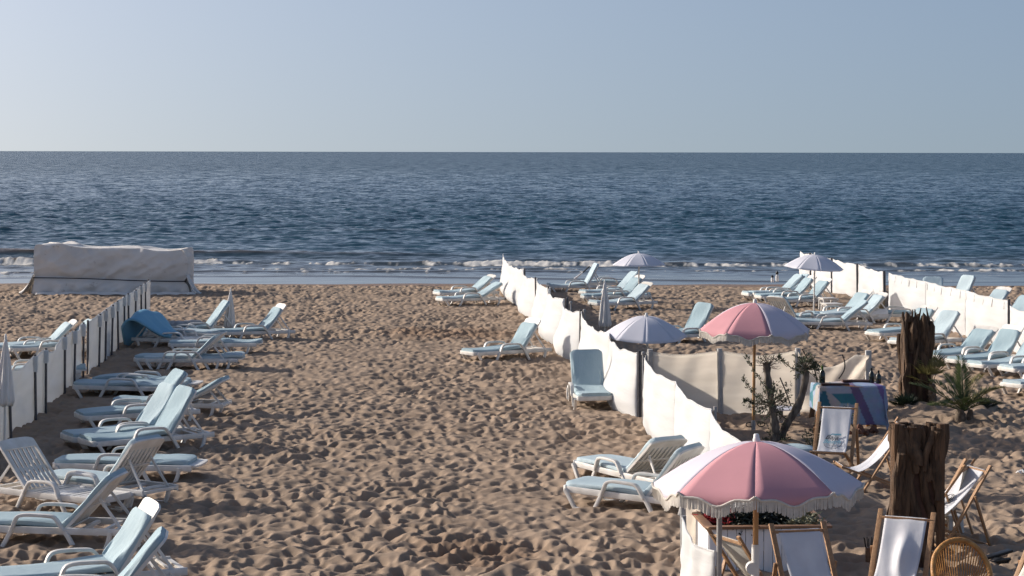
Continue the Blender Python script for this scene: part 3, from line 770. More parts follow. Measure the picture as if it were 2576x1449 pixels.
# ================================================================= WINDBREAKS
def windbreak(label, base, hgt=1.14, bulge=0.18, side=1, posts=None, post_mat='steel', canvas='canvas', sag=0.06, seed=0, sleeve=False, tabs=False, pw=0.034, ripple=0.02, low=0.5, top_noise=0.04, drops=None):
    """base: ground points; posts: {index: 'near' | 'far' | None} which face of the canvas the post stands on"""
    rt = random.Random(seed)
    B = [Vector((b.x, b.y, 0)) for b in base]; o = B[0].copy()
    t = thing('windbreak', label, 'windbreak', o, 0, 'canvas windbreaks'); B = [b-o for b in B]
    for i, b in enumerate(B):
        d = (B[min(i+1, len(B)-1)]-B[max(i-1, 0)]).normalized(); nn = Vector((-d.y, d.x, 0))*side
        w_ = (posts or {}).get(i, 'far')
        if w_ is None: continue
        off = nn*(0.035 if w_ == 'near' else -0.035)
        p = MB(); lx, ly = rt.uniform(-0.03, 0.03), rt.uniform(-0.03, 0.03)
        ph = hgt*(1.04 if w_ != 'tall' else 1.25)
        bend = 0.5
        p.tube([b+off+Vector((0,0,-0.2)), b+off, b+off+Vector((lx*bend, ly*bend, ph*0.5)), b+off+Vector((lx, ly, ph))], pw/2*1.15, 10)
        po = p.build('post', post_mat, t)
        if sleeve and w_ == 'near':
            s_ = MB(); L = rt.uniform(0.20, 0.27)
            s_.box(b+off+Vector((lx*0.8, ly*0.8, hgt-L/2+0.012)), (pw*2.0, pw*1.8, L)); s_.build('sleeve', canvas, po, bevel=0.008)
    for i in range(len(B)-1):
        a, c = B[i], B[i+1]; d = (c-a); L = d.length; d.normalize(); nn = Vector((-d.y, d.x, 0))*side
        n = max(14, int(L*16)); m = 20
        ph = [rt.uniform(0, 6.28) for _ in range(6)]; bl = bulge*rt.uniform(0.65, 1.25); sg = sag*rt.uniform(0.6, 1.5)*min(1, L/2)
        P = []
        dr = (drops or {}).get(i, (0, 0))
        for r in range(m+1):
            v = r/m; row = []
            for q in range(n+1):
                s = q/n
                e = math.sin(math.pi*s)
                prof_ = math.sin(math.pi*min(1, v*0.95)**0.72)*(1-low)+low*(1-v)**1.2*math.sin(math.pi*min(1, 0.25+v))
                x = bl*(prof_+0.30*v)*(e**0.6)
                f_ = e**0.4
                x += f_*(ripple*(1-0.5*v)*math.sin(7*s+9*v+ph[0])+ripple*0.6*math.sin(15*s-6*v+ph[1])*e)
                x += f_*(ripple*0.5*math.sin(30*v+6*s+ph[2])*(abs(2*s-1))**1.5+0.004*math.sin(46*v-9*s+ph[4]))
                top = hgt-sg*4*s*(1-s)-(dr[0]*(1-s)+dr[1]*s)+top_noise*(0.6*math.sin(4.2*s*L+ph[3])+0.25*math.sin(9.5*s*L+ph[4]))*e**0.5
                z = -0.04+(top+0.04)*v
                row.append(a+(c-a)*s+nn*x+Vector((0,0,z)))
            P.append(row)
        # a turned hem along the top
        g = MB(); g.grid(P)
        cp_ = g.build('canvas_panel', canvas, t, solid=0.006, angle=80)
        hm = MB(); hm.tube([p+Vector((0,0,0.004)) for p in P[-1]], 0.010, 6); hm.build('hem', canvas, cp_)
        if tabs:
            for q in range(2, n-1, max(4, int(0.75*16))):
                tb_ = MB(); p0 = P[-1][q]; p1 = P[-4][q]
                tb_.beam(p0+nn*0.008-Vector((0,0,0.025)), p1+nn*0.010-Vector((0,0,0.03)), 0.10, 0.016, nn); tb_.build('sleeve', canvas, cp_, bevel=0.01)
    return t
def gl(*pts): return [G(x, y, 0) for x, y in pts]
windbreak('near length of the left canvas fence with slim dark posts, cut by the left edge',
    gl((-75,1193),(-25,1150),(22,1108),(85,1060),(110,1040),(158,996),(182,976),(205,953)), 1.10, -0.12, -1,
    {0:'far',1:'near',2:'near',3:'near',4:'near',5:'near',6:'near',7:'near'}, 'steel', 'canvas', 0.10, 3, True, pw=0.040, ripple=0.03, top_noise=0.02)
windbreak('far length of the left canvas fence with slim dark posts, ending near the covered pile',
    gl((224,946),(245,925),(261,909),(277,895),(294,880),(309,866),(321,856),(337,843),(353,829),(364,820),(378,809)), 1.10, -0.07, -1,
    {0:'far', **{i:'near' for i in range(1,10)}, 10:'far'}, 'steel', 'canvas', 0.02, 5, True, pw=0.040, ripple=0.02, top_noise=0.008)
windbreak('long white middle windbreak running down the open beach to the waterline',
    gl((1266,723),(1318,776),(1352,805),(1385,836),(1420,873),(1463,915),(1535,988),(1603,1053)), 1.13, 0.46, -1,
    {0:None,1:'far',2:'near',3:'near',4:'far',5:'near',6:None,7:'far'}, 'steel', 'canvas', 0.07, 8, False, pw=0.045, ripple=0.020, top_noise=0.035, low=0.75)
windbreak('near white windbreak running from the gap post to behind the nearer pink parasol',
    gl((1621,1070),(1700,1150),(1790,1242),(1905,1362)), 1.13, 0.24, -1,
    {0:'far',1:None,2:'far',3:'far'}, 'grey_post', 'canvas', 0.05, 12, False, pw=0.04, ripple=0.020, top_noise=0.018, low=0.6)
# gap posts with round knobs
def knob_post(label, px, py, h, hose=None):
    p = MB(); b = G(px, py, 0); p.tube([(0,0,-0.2),(0,0,h)], 0.02, 10); p.lathe([(0.02,0),(0.034,0.012),(0.034,0.05),(0.018,0.064)], 12, (0,0,h-0.03))
    o = p.build('knob_post', 'grey_post', None); o.location = b; tag(o, label, 'post', 'steel windbreak posts'); return o
knob_post('round-headed grey post standing in the gap of the middle windbreak', 1618, 1062, 1.17)
knob_post('round-headed grey post behind the middle windbreak near the closed parasol', 1470, 916, 1.16)
knob_post('short round-headed grey post behind the middle windbreak beside the half-open canvas', 1436, 888, 1.15)
windbreak('white windbreak cut by the bottom edge in front of the white planter',
    gl((1716,1573),(1798,1634)), 1.02, 0.22, -1, {0:'far',1:'tall'}, 'grey_post', 'canvas', 0.13, 21, False, pw=0.045, ripple=0.03, top_noise=0.02, low=0.8, drops={0:(-0.02,0.12)})
windbreak('short shaded canvas panel with grey end post behind the white planter', gl((1716,1405),(1763,1402)), 0.86, 0.02, -1, {0:'near',1:'near'}, 'grey_post', 'canvas_grey', 0.0, 25, pw=0.06, ripple=0.006, top_noise=0.0)
windbreak('far white length of the right windbreak behind the four raised loungers',
    gl((2013,713),(2042,721),(2095,738),(2160,757),(2228,782)), 1.12, 0.20, -1, {0:None,1:'near',2:'near',3:'near',4:'near'}, 'steel', 'canvas', 0.03, 31, pw=0.06, ripple=0.02, top_noise=0.03, low=0.4)
windbreak('middle white length of the right windbreak with sewn sleeves along its top',
    gl((2236,787),(2330,816),(2430,846),(2541,880)), 1.14, 0.16, -1, {0:None,1:None,2:None,3:'near'}, 'steel', 'canvas', 0.02, 34, False, True, pw=0.05, ripple=0.02, top_noise=0.02, low=0.4)
windbreak('near white length of the right windbreak running out of the right edge',
    gl((2541,884),(2640,915),(2760,953)), 1.05, 0.14, -1, {0:None,1:'far',2:'far'}, 'steel', 'canvas', 0.05, 37, pw=0.05, ripple=0.03, top_noise=0.02, low=0.4)
wb = windbreak('low grey shaded canvas screen behind the olive tree, held by broad grey posts',
    gl((1637,1049),(1812,1046),(2005,1044)), 1.13, 0.07, -1, {0:'far',1:'near',2:'near'}, 'pale_grey_post', 'canvas_grey', 0.09, 41, pw=0.085, ripple=0.022, top_noise=0.012, low=0.3)
# torn end of the screen, sagging between the last two posts
o0 = wb.location
a, c = G(2005,1044)-o0, G(2184,1042)-o0
P = []
for r in range(17):
    v = r/16; row = []
    for q in range(29):
        s = q/28
        top = 1.12-0.30*math.sin(math.pi*min(1, s*1.25))**0.8*(1-0.35*s)-0.08*s
        bot = 0.02+0.66*max(0, (s-0.30)/0.7)**1.3+0.03*math.sin(14*s)
        if s > 0.92: bot = bot+(top-0.16-bot)*((s-0.92)/0.08)
        z = bot+(top-bot)*v
        x = -0.12*math.sin(math.pi*s)*math.sin(math.pi*v)+0.05*math.sin(7*s+5*v)+0.03*math.sin(13*s-8*v)
        row.append(a+(c-a)*s+Vector((0, x-0.03, z)))
    P.append(row)
g = MB(); g.grid(P); g.build('canvas_panel', 'canvas_grey', wb, solid=0.006, angle=80)
p = MB(); p.box(c+Vector((0.0,0,0.50)), (0.10,0.10,1.24)); p.build('post', 'pale_grey_post', wb, bevel=0.01)
for pts in ([(2018,878,1.13),(2030,900,1.0),(2048,925,0.83),(2062,1000,0.35)], [(2119,892,0.95),(2125,912,0.82),(2123,932,0.70),(2110,953,0.55)], [(1962,950,0.65),(1975,980,0.42),(1990,1022,0.15)]):
    q = MB(); A = []
    for x, y, z in pts:
        d = ray(x, y); tt = (a.y+o0.y-0.25)/d.y; A.append(Vector((d.x*tt, d.y*tt, H+d.z*tt))-o0)
    q.tube(smooth_path(A, 4), 0.011, 6); q.build('guy_rope', 'rope_dark', wb)

# ================================================================= COVERED PILE
def covered_pile():
    A = G(85, 741); o = Vector((A.x, A.y, 0)); t = thing('covered_pile', 'long stack hidden under a dirty white tarpaulin tied with a dark cord', 'covered stack', o)
    Wd, Dp, Ht = (455-78)/77.5, 1.7, 1.50
    def sect(z):
        return 1.0+0.012*math.sin(5*z)
    mb = MB(); P = []
    levels = np.linspace(0, 1, 40)
    per = []
    for k_ in range(90): per.append((k_/90*Wd, 0, 0))
    for k_ in range(14): per.append((Wd, k_/14*Dp, 1))
    for k_ in range(60): per.append((Wd-k_/60*Wd, Dp, 2))
    for k_ in range(14): per.append((0, Dp-k_/14*Dp, 3))
    rr_ = random.Random(3); nz = lambda x, y: float(fbm(np.array([x*1.0+50]), np.array([y*1.0+20]), 3, 1)[0])-0.43
    for v in levels:
        row = []
        for (x, y, sd_) in per+[per[0]]:
            s = x/Wd
            htop = Ht*(1.0+0.030*math.sin(5.2*s+0.6)-0.025*s+0.02*math.sin(13*s)+0.05*math.exp(-((s-0.17)/0.05)**2)+0.03*math.exp(-((s-0.72)/0.06)**2)+0.05*math.exp(-((s-0.02)/0.04)**2))
            z = htop*v
            cx, cy = x-Wd/2, y-Dp/2
            waist = -0.055*math.exp(-((v-0.36+0.07*s)/0.05)**2)
            belly = 0.07*math.sin(math.pi*min(1, max(0, (v-0.36)/0.64)))+(0.05*math.sin(math.pi*min(1, v/0.36)))
            cor = min(1.0, min(abs(x), abs(Wd-x))/0.25)*0.5+min(1.0, min(abs(y), abs(Dp-y))/0.25)*0.5
            k = 1+0
            nrm = Vector((0,-1,0)) if sd_ == 0 else Vector((1,0,0)) if sd_ == 1 else Vector((0,1,0)) if sd_ == 2 else Vector((-1,0,0))
            p = Vector((x, y, z))+nrm*(waist+belly+0.16*nz(x*1.3+y, z*1.7)+0.05*nz(x*4-z*3, z*4+y*3)-0.26*abs(nz(x*1.1-z*1.8+7, z*0.9+x*0.5+y))-0.14*abs(nz(x*2.3+z*1.2+3, z*2.1-x*0.8)) )
            flare = max(0, (0.34-v)/0.34)**1.5
            if sd_ == 3: p.x -= 0.10*flare*(1+0.4*math.sin(9*y)); p.y -= 0.05*flare
            if sd_ == 1: p.x += 0.12*flare*(1+0.4*math.sin(8*y+1)); p.x += 0.10*math.sin(11*y+3*v)*0.6
            if sd_ == 0: p.y -= 0.12*flare*(0.6+0.4*math.sin(7*s*6.28))
            if v > 0.93: p = p+(Vector((Wd/2, Dp/2, p.z))-p)*0.018*((v-0.93)/0.07)
            row.append(p)
        P.append(row)
    # roof
    top = P[-1]; cxy = Vector((Wd/2, Dp/2, 0))
    for k_ in (0.93, 0.75, 0.5, 0.2, 0.02):
        row = []
        for p in top:
            q = Vector((cxy.x+(p.x-cxy.x)*(0.0+k_) if True else 0, cxy.y+(p.y-cxy.y)*k_, p.z))
            q.x = p.x*(k_*0.25+0.75)+Wd/2*(1-(k_*0.25+0.75))
            s = q.x/Wd
            q.z = p.z+0.045*(1-k_)*math.sin(10*s+2)+0.09*nz(q.x*1.5, q.y*1.5+9)+0.05*math.exp(-((s-0.78)/0.05)**2)*(1-k_)
            row.append(q)
        P.append(row)
    mb.grid(P); mb.build('tarpaulin', 'tarp', t, angle=35)
    # side skirts trailing on the sand
    for (x0, sg, yy) in ((0.0, -1, 0.25), (Wd, 1, 0.15)):
        q = MB(); P = []
        for i in range(12):
            d = i/11; row = []
            for j in range(17):
                s = j/16
                row.append(Vector((x0+sg*(0.02+0.48*d*(0.75+0.25*math.sin(5*s))), yy-0.3+0.80*s+0.06*math.sin(17*s), 0.62*(1-d)**1.4+0.02+0.035*math.sin(19*s+2*d)*(0.3+d))))
            P.append(row)
        q.grid(P); q.build('tarpaulin_skirt', 'tarp', t, solid=0.015, angle=60)
    q = MB(); P = []
    for i in range(7):
        d = i/6; row = []
        for j in range(61):
            s = j/60; row.append(Vector((0.1+(Wd+0.25)*s, -0.10-0.22*d*(0.5+0.5*math.sin(6*s+0.8)**2), 0.07*(1-d)**1.5+0.02+0.014*math.sin(40*s))))
        P.append(row)
    q.grid(P); q.build('tarpaulin_hem', 'tarp', t, solid=0.012, angle=60)
    q = MB(); pts = []
    for i in range(50):
        s = i/49; pts.append(Vector((-0.02+(Wd+0.03)*s, -0.005-0.02-0.02*math.sin(3*s), Ht*(0.36-0.07*s)+0.015*math.sin(6*s))))
    q.tube(pts, 0.017, 6); q.build('cord', 'rope_dark', t)
covered_pile()

# ================================================================= DRIFTWOOD PILLARS
def driftwood(label, px, py, w_, d_, h, seed, stakes=False):
    rr_ = random.Random(seed); o = G(px, py, 0); t = thing('driftwood_pillar', label, 'wooden pillar', o, 0, 'driftwood pillars')
    core = MB(); core.box((0, 0, h*0.38), (w_*0.80, d_*0.80, h*0.76+0.3)); core.build('core', 'dark_wood', t)
    def logs(n, rad_off, wide, tz):
        m_ = MB()
        per = 2*(w_+d_)
        for i in range(n):
            s = (i+rr_.uniform(-0.35, 0.35))/n*per % per
            if s < w_: x, y, nn = s-w_/2, -d_/2, Vector((0,-1,0))
            elif s < w_+d_: x, y, nn = w_/2, s-w_-d_/2, Vector((1,0,0))
            elif s < 2*w_+d_: x, y, nn = w_/2-(s-w_-d_), d_/2, Vector((0,1,0))
            else: x, y, nn = -w_/2, d_/2-(s-2*w_-d_), Vector((-1,0,0))
            tn = Vector((-nn.y, nn.x, 0))
            L = rr_.uniform(0.35, 1.0)*h*tz; z0 = rr_.uniform(-0.1, max(0.0, h-L)) if rr_.random() > 0.35 else h-L+rr_.uniform(-0.10, 0.10)
            if z0+L > h*1.02: z0 = h*1.02-L
            if stakes and rr_.random() > 0.3: z0 = h-L+rr_.uniform(-0.025, 0.01)
            if z0 < 0.1: z0 = -0.15
            lean = rr_.uniform(-0.14, 0.14)*(1 if not stakes else 1.6); a_ = rr_.uniform(0.5, 1.1)*wide; ph = rr_.uniform(0, 6.28)
            pts, sc = [], []
            K = 11
            for k in range(K):
                d = k/(K-1)
                pts.append(Vector((x, y, z0+L*d))+tn*(lean*L*(d-0.5)+0.022*math.sin(5*d+ph)+rr_.uniform(-0.008, 0.008))+nn*(rad_off+0.02*math.sin(4*d+ph*2)))
                sc.append((0.55+0.45*math.sin(math.pi*min(1, 0.18+d*0.75)))*rr_.uniform(0.78, 1.15) if k < K-1 else (rr_.uniform(0.12, 0.5) if not stakes else rr_.uniform(0.6, 0.9)))
            sec = [(a_*(0.85+0.3*rr_.random())*math.cos(2*math.pi*j/9), a_*0.62*(0.7+0.6*rr_.random())*math.sin(2*math.pi*j/9)) for j in range(9)]
            m_.sweep(pts, sec, tn, sc)
        return m_
    logs(24, -0.02, 0.085, 1.0).build('driftwood_shell', 'driftwood', t, angle=55)
    logs(16, 0.015, 0.060, 0.62).build('driftwood_strips', 'driftwood', t, angle=55)
    if stakes:
        for sx in (-1, 1):
            m_ = MB(); m_.sweep([(sx*(w_/2+0.02), -d_/2+0.02, z) for z in (-0.2, 0.4, 0.9, 1.3, h+0.04)], [(0.046*math.cos(2*math.pi*j/10)*(1+0.1*math.sin(3*j)), 0.046*math.sin(2*math.pi*j/10)) for j in range(10)], (1,0,0), [1,1.04,0.97,1.03,0.98])
            m_.build('stake', 'stake_wood', t)
    else:
        m_ = MB()
        for i in range(15):
            x = -w_/2+w_*(i+0.5)/15+rr_.uniform(-0.015,0.015); hh = rr_.uniform(0.10, 0.32)
            m_.sweep([(x, rr_.choice((-1,1))*d_*0.42, h-0.35), (x+rr_.uniform(-.02,.02), -d_*0.40, h-0.1), (x+rr_.uniform(-.04,.04), -d_*0.38, h-0.1+hh*0.8)], [(0.034*math.cos(2*math.pi*j/7), 0.026*math.sin(2*math.pi*j/7)) for j in range(7)], (1,0,0), [1, 0.8, 0.25])
        m_.build('splintered_top', 'driftwood', t, angle=50)
    return t
driftwood('tall driftwood pillar with a jagged splintered top behind the palms', 2303, 1035, 0.42, 0.40, 1.72, 4)
NP = driftwood('nearer driftwood pillar flanked by two straight round stakes', 2301, 1425, 0.46, 0.40, 1.57, 9, True)

m_ = MB(); m_.tube(smooth_path([(-0.20,-0.24,0.36),(-0.30,-0.30,0.34),(-0.36,-0.30,0.24),(-0.37,-0.27,0.08),(-0.34,-0.22,-0.08)], 4), 0.035, 9)
m_.build('crooked_branch', 'rattan', NP)

# ================================================================= DECK CHAIRS
def deck_chair(label, ax, px, py, head, sling='sling', drop=0.12, logo=None, bulge=0.0, cx=0.30):
    t = thing('deck_chair', label, 'deck chair', (0,0,0), 0, 'wooden folding deck chairs')
    m_ = MB()
    for s in (-1, 1): m_.beam((0.20, s*0.27, -0.05), (0.88, s*0.27, 0.97), 0.026, 0.052, (0,1,0))
    m_.beam((0.832, -0.28, 0.895), (0.832, 0.28, 0.895), 0.035, 0.03); m_.beam((0.26, -0.27, 0.05), (0.26, 0.27, 0.05), 0.03, 0.03)
    m_.build('back_frame', 'deck_wood', t, bevel=0.006)
    m_ = MB()
    for s in (-1, 1): m_.beam((-0.03, s*0.235, 0.375), (1.02, s*0.235, -0.02), 0.026, 0.048, (0,1,0))
    m_.beam((0.0, -0.24, 0.36), (0.0, 0.24, 0.36), 0.035, 0.03); m_.beam((0.97, -0.235, 0.0), (0.97, 0.235, 0.0), 0.03, 0.03)
    m_.build('seat_frame', 'deck_wood', t, bevel=0.006)
    m_ = MB()
    for s in (-1, 1): m_.beam((0.65, s*0.302, 0.63), (0.86, s*0.302, 0.02), 0.024, 0.044, (0,1,0))
    m_.beam((0.85, -0.30, 0.05), (0.85, 0.30, 0.05), 0.028, 0.028)
    m_.build('prop_frame', 'deck_wood', t, bevel=0.006)
    P = []; p0, p1, p2 = Vector((0.835,0,0.915)), Vector((cx,0,drop)), Vector((-0.005,0,0.385))
    def cv(v): return p0*(1-v)**2+p1*2*v*(1-v)+p2*v*v
    for i in range(31):
        v = i/30; c = cv(v); row = []
        for j in range(17):
            s = -1+2*j/16
            hw = 0.215
            zz = -0.018*(1-s*s)*math.sin(math.pi*v)+0.006*math.sin(8*s+7*v)*math.sin(math.pi*v)+bulge*math.exp(-((v-0.30)/0.16)**2)*math.exp(-((s+0.15)/0.33)**2)
            row.append(Vector((c.x, s*hw*(1-0.04*math.sin(math.pi*v)), c.z))+Vector((-0.8,0,0.6))*zz)
        P.append(row)
    g = MB(); g.grid(P); sl_ = g.build('sling', sling, t, solid=0.004, angle=80)
    if logo:
        def frame(v):
            c = cv(v); d = (cv(v-0.01)-cv(v+0.01)).normalized()        # up the sling
            yv = Vector((0, -1, 0)); n = yv.cross(d).normalized()
            return c, yv, d, n
        def on(v, y):
            c, yv, d, n = frame(v); return c+yv*y+n*0.012
        if logo == 'text':
            for txt, v, sz, mt, dy in (('Baja', 0.375, 0.115, 'ink', -0.03), ('Beach', 0.445, 0.105, 'ink_teal', -0.02), ('& BAR', 0.50, 0.040, 'ink_faint', 0.0)):
                cu = bpy.data.curves.new('lettering', 'FONT'); cu.body = txt; cu.size = sz; cu.align_x = 'CENTER'; cu.extrude = 0.0015; cu.shear = 0.38 if txt[0] == 'B' else 0.0
                tmp = bpy.data.objects.new('lettering', cu); COL.objects.link(tmp)
                bpy.context.view_layer.update(); me = bpy.data.meshes.new_from_object(tmp.evaluated_get(bpy.context.evaluated_depsgraph_get())); bpy.data.objects.remove(tmp)
                me.materials.clear(); me.materials.append(MATS[mt]); ob = bpy.data.objects.new('lettering', me); COL.objects.link(ob); ob.parent = sl_
                c, yv, d, n = frame(v); c = c+n*0.022+yv*dy
                ob.matrix_local = Matrix(((yv.x, d.x, n.x, c.x), (yv.y, d.y, n.y, c.y), (yv.z, d.z, n.z, c.z), (0,0,0,1)))
            q = MB(); q.tube([on(0.435-0.115*math.sin(R(a)), 0.125*math.cos(R(a)))+frame(0.46)[3]*0.006 for a in range(185, 361, 7)], 0.0035, 5); q.build('emblem_ring', 'ink', sl_)
            q = MB()
            for k in range(5): q.tube([on(0.30+0.010*math.sin(x*60+k), x+0.03)+frame(0.3)[3]*0.006 for x in np.linspace(-0.10+0.02*k, 0.07, 9)], 0.004, 5)
            q.build('emblem', 'ink_teal', sl_)
        else:
            rr_ = random.Random(logo); q = MB()
            for k in range(9):
                vc, yc, l = 0.42+rr_.uniform(-0.11, 0.11), rr_.uniform(-0.05, 0.05), rr_.uniform(0.03, 0.07); a0 = rr_.uniform(0, 6.28)
                q.tube([on(vc+0.05*math.sin(a0+u_*4)*l/0.07, yc+l*math.cos(a0+u_*4.6)) for u_ in np.linspace(0, 1, 10)], 0.0035, 5)
            q.build('emblem', 'ink_faint' if sling == 'sling_cream' else 'ink', sl_)
    a = Vector({'T': (0.86, 0, 0.96), 'S': (0.0, 0, 0.37), 'B': (0.5, 0, 0)}[ax]); p = G(px, py, a.z); c, s = math.cos(R(head)), math.sin(R(head))
    t.location = (p.x-c*a.x, p.y-s*a.x, 0); t.rotation_euler = (0, 0, R(head))
    return t
deck_chair('deck chair with teal and black lettering on its white sling, by the cloth-covered table', 'T', 2108, 1015, 72, 'sling', 0.14, 'text')
deck_chair('deck chair seen from the side, its top hidden behind the nearer driftwood pillar', 'S', 2112, 1168, 4, 'sling', 0.06)
deck_chair('deck chair with slack white sling, side-on right of the nearer driftwood pillar', 'T', 2438, 1163, -24, 'sling_cream', -0.02, 5, 0.0, 0.72)
deck_chair('deck chair with taut white sling, farther one right of the nearer driftwood pillar', 'T', 2457, 1165, 19, 'sling', 0.24, 8)
deck_chair('pale blue-white deck chair cut by the bottom edge beside the planter', 'T', 2007, 1318, 103, 'sling', 0.16, None, 0.0)
deck_chair('white deck chair with a bulge pushed into its sling, in front of the driftwood', 'T', 2281, 1288, 66, 'sling', 0.16, None, 0.11)
deck_chair('deck chair seen from behind with a cream sling by the near windbreak', 'T', 1822, 1340, 207, 'sling_cream', 0.10, 3)
deck_chair('deck chair of which only a sling corner shows in the lower right corner', 'T', 2664, 1330, 38, 'sling_cream', 0.14)

# ================================================================= PLANTER
pl = G(1784, 1443); pl.z = 0
yaw = R(4.0)
t = thing('planter', 'white boarded planter box with a brown wooden rim under the nearer pink parasol', 'planter', pl, yaw)
PWd, PD, PH = 1.30, 1.05, 0.50
m_ = MB()
nb = 13
for i in range(nb):
    x = PWd*(i+0.5)/nb
    for y in (0, PD): m_.box((x, y, PH/2-0.05), (PWd/nb-0.006, 0.022, PH+0.06))
for i in range(9):
    y = PD*(i+0.5)/9
    for x in (0, PWd): m_.box((x, y, PH/2-0.05), (0.022, PD/9-0.006, PH+0.06))
m_.build('box', 'white_boards', t, bevel=0.003)
m_ = MB()
m_.box((PWd/2, -0.005, PH+0.005), (PWd+0.10, 0.10, 0.028)); m_.box((PWd/2, PD+0.005, PH+0.005), (PWd+0.10, 0.10, 0.028))
m_.box((-0.005, PD/2, PH+0.007), (0.10, PD-0.095, 0.028)); m_.box((PWd+0.005, PD/2, PH+0.007), (0.10, PD-0.095, 0.028))
m_.build('rim', 'rim_wood', t, bevel=0.004)
m_ = MB(); m_.box((PWd/2, PD/2, PH-0.11), (PWd-0.05, PD-0.05, 0.10)); m_.build('soil', 'soil', t)
def leaf_quads(mb, base, n, rad, ln, wd, rr_, up=0.4, flat=1.0):
    for _ in range(n):
        a = rr_.uniform(0, 6.28); d = Vector((math.cos(a), math.sin(a), rr_.uniform(-0.2, 1.2)*up+0.25)).normalized()
        p = Vector(base)+Vector((rr_.gauss(0, rad), rr_.gauss(0, rad), rr_.gauss(0, rad*0.45)*flat))
        s = d.cross(Vector((rr_.uniform(-1,1), rr_.uniform(-1,1), 1))).normalized(); L = ln*rr_.uniform(0.6, 1.3); w2 = wd*rr_.uniform(0.7, 1.2)
        nn = d.cross(s)*0.15*L
        mb.add([p, p+d*L*0.4+s*w2-nn, p+d*L, p+d*L*0.4-s*w2-nn], [(0,1,2,3)])
def plw(x, y, z): return Vector((pl.x+math.cos(yaw)*x-math.sin(yaw)*y, pl.y+math.sin(yaw)*x+math.cos(yaw)*y, z))
rr_ = random.Random(5)
def shrub(label, cat, matname, spots, n, rad, ln, wd, up=0.5, grp=None):
    mb = MB(); o = plw(*spots[0])
    for s in spots: leaf_quads(mb, plw(*s)-o, n, rad, ln, wd, rr_, up)
    ob = mb.build('leafy_plant', matname, None, smooth=False); ob.location = o
    tag(ob, label, cat, grp or 'plants in the planter'); return ob
shrub('dark glossy low plant filling the middle of the planter', 'plant', 'dark_leaf', [(0.42,0.32,0.54),(0.62,0.35,0.56),(0.80,0.4,0.52),(0.5,0.62,0.52),(0.75,0.7,0.53),(0.60,0.18,0.46),(0.40,0.16,0.44),(0.95,0.6,0.5)], 420, 0.085, 0.06, 0.014)
shrub('red spiky plant in the left corner of the planter', 'plant', 'red_leaf', [(0.20,0.62,0.50),(0.26,0.46,0.49),(0.22,0.80,0.5)], 200, 0.065, 0.13, 0.010, 0.9)
shrub('pale grey-green succulent in the right part of the planter', 'plant', 'pale_leaf', [(1.06,0.25,0.50),(1.16,0.42,0.52),(0.98,0.15,0.49),(1.18,0.16,0.49),(1.10,0.62,0.52)], 170, 0.06, 0.075, 0.013)
# ================================================================= TABLE WITH CLOTH
tp = G(2064, 1087)
t = thing('picnic_table', 'wooden table on orange legs hidden under a patterned cloth', 'table', tp, R(2))
TW, TD, TH = 1.05, 0.70, 0.72
m_ = MB()
for i in range(5): m_.box((TW/2, TD*(i+0.5)/5, TH), (TW, TD/5-0.01, 0.03))
m_.build('tabletop', 'orange_wood', t, bevel=0.004)
for sx in (0.10, TW-0.18):
    for y in (0.06, TD-0.06):
        m_ = MB(); m_.beam((sx+0.06*(1 if sx > 0.5 else -1), y, -0.05), (sx-0.05*(1 if sx > 0.5 else -1), y, TH-0.02), 0.06, 0.045, (0,1,0)); m_.build('leg', 'orange_wood', t, bevel=0.006)
m_ = MB(); m_.beam((0.05, 0.03, 0.17), (TW-0.03, 0.03, 0.15), 0.05, 0.03); m_.build('stretcher', 'orange_wood', t)
# cloth: top and hanging front / sides
def tw_(x, y, z):
    c, s = math.cos(R(2)), math.sin(R(2)); return Vector((tp.x+c*x-s*y, tp.y+s*x+c*y, z))
P = []; NU, NV = 81, 61
def cl(u, v):
    """u across -0.55..TW+0.5, v from the back edge (positive) down over the front"""
    x = u; y = v; z = TH+0.022; fx = 0
    dropx = max(0, -u-0.01, u-TW-0.01)
    if u < 0: x = -0.02-0.03*(1-math.exp(-dropx*6)); 
    if u > TW: x = TW+0.02+0.10*dropx+0.03*math.sin(9*v)
    if v < 0:
        y = -0.03-0.02*math.sin(11*u)-0.012*math.sin(19*u+2)*min(1, -v*3); z += v
    z -= dropx if v >= 0 else dropx*0.75
    if u < 0 and v < 0: y += 0.05*dropx; x += 0.10*dropx
    if u > TW and v < 0: y -= 0.05*dropx
    z += 0.012*math.sin(7*u+5*v) if v >= 0 and 0 < u < TW else 0
    return tw_(x, y, max(z, 0.04+0.01*math.sin(20*u)))
us = np.linspace(-0.42, TW+0.42, NU); vs = np.linspace(TD+0.05, -0.62, NV)
P = [[cl(u, v if v > -0.3 else v+0.16*max(0, 0.45-u)*((-v-0.3)/0.32)-0.10*max(0, u-0.9)) for u in us] for v in vs]
g = MB(); g.grid(P); tc_ = g.build('tablecloth', 'tablecloth', None, solid=0.006, angle=70)
me = tc_.data
ca_ = me.color_attributes.new('dye', 'FLOAT_COLOR', 'POINT')
r3 = np.random.default_rng(12); cells = r3.uniform((-0.4,-0.62), (TW+0.42, TD), (46, 2)); pal = [(0.42,0.46,0.54),(0.05,0.22,0.29),(0.25,0.36,0.50),(0.46,0.43,0.43),(0.03,0.15,0.22),(0.32,0.41,0.54)]
ci = r3.integers(0, len(pal), 46); buf = np.ones((NU*NV, 4), np.float32)
k = 0
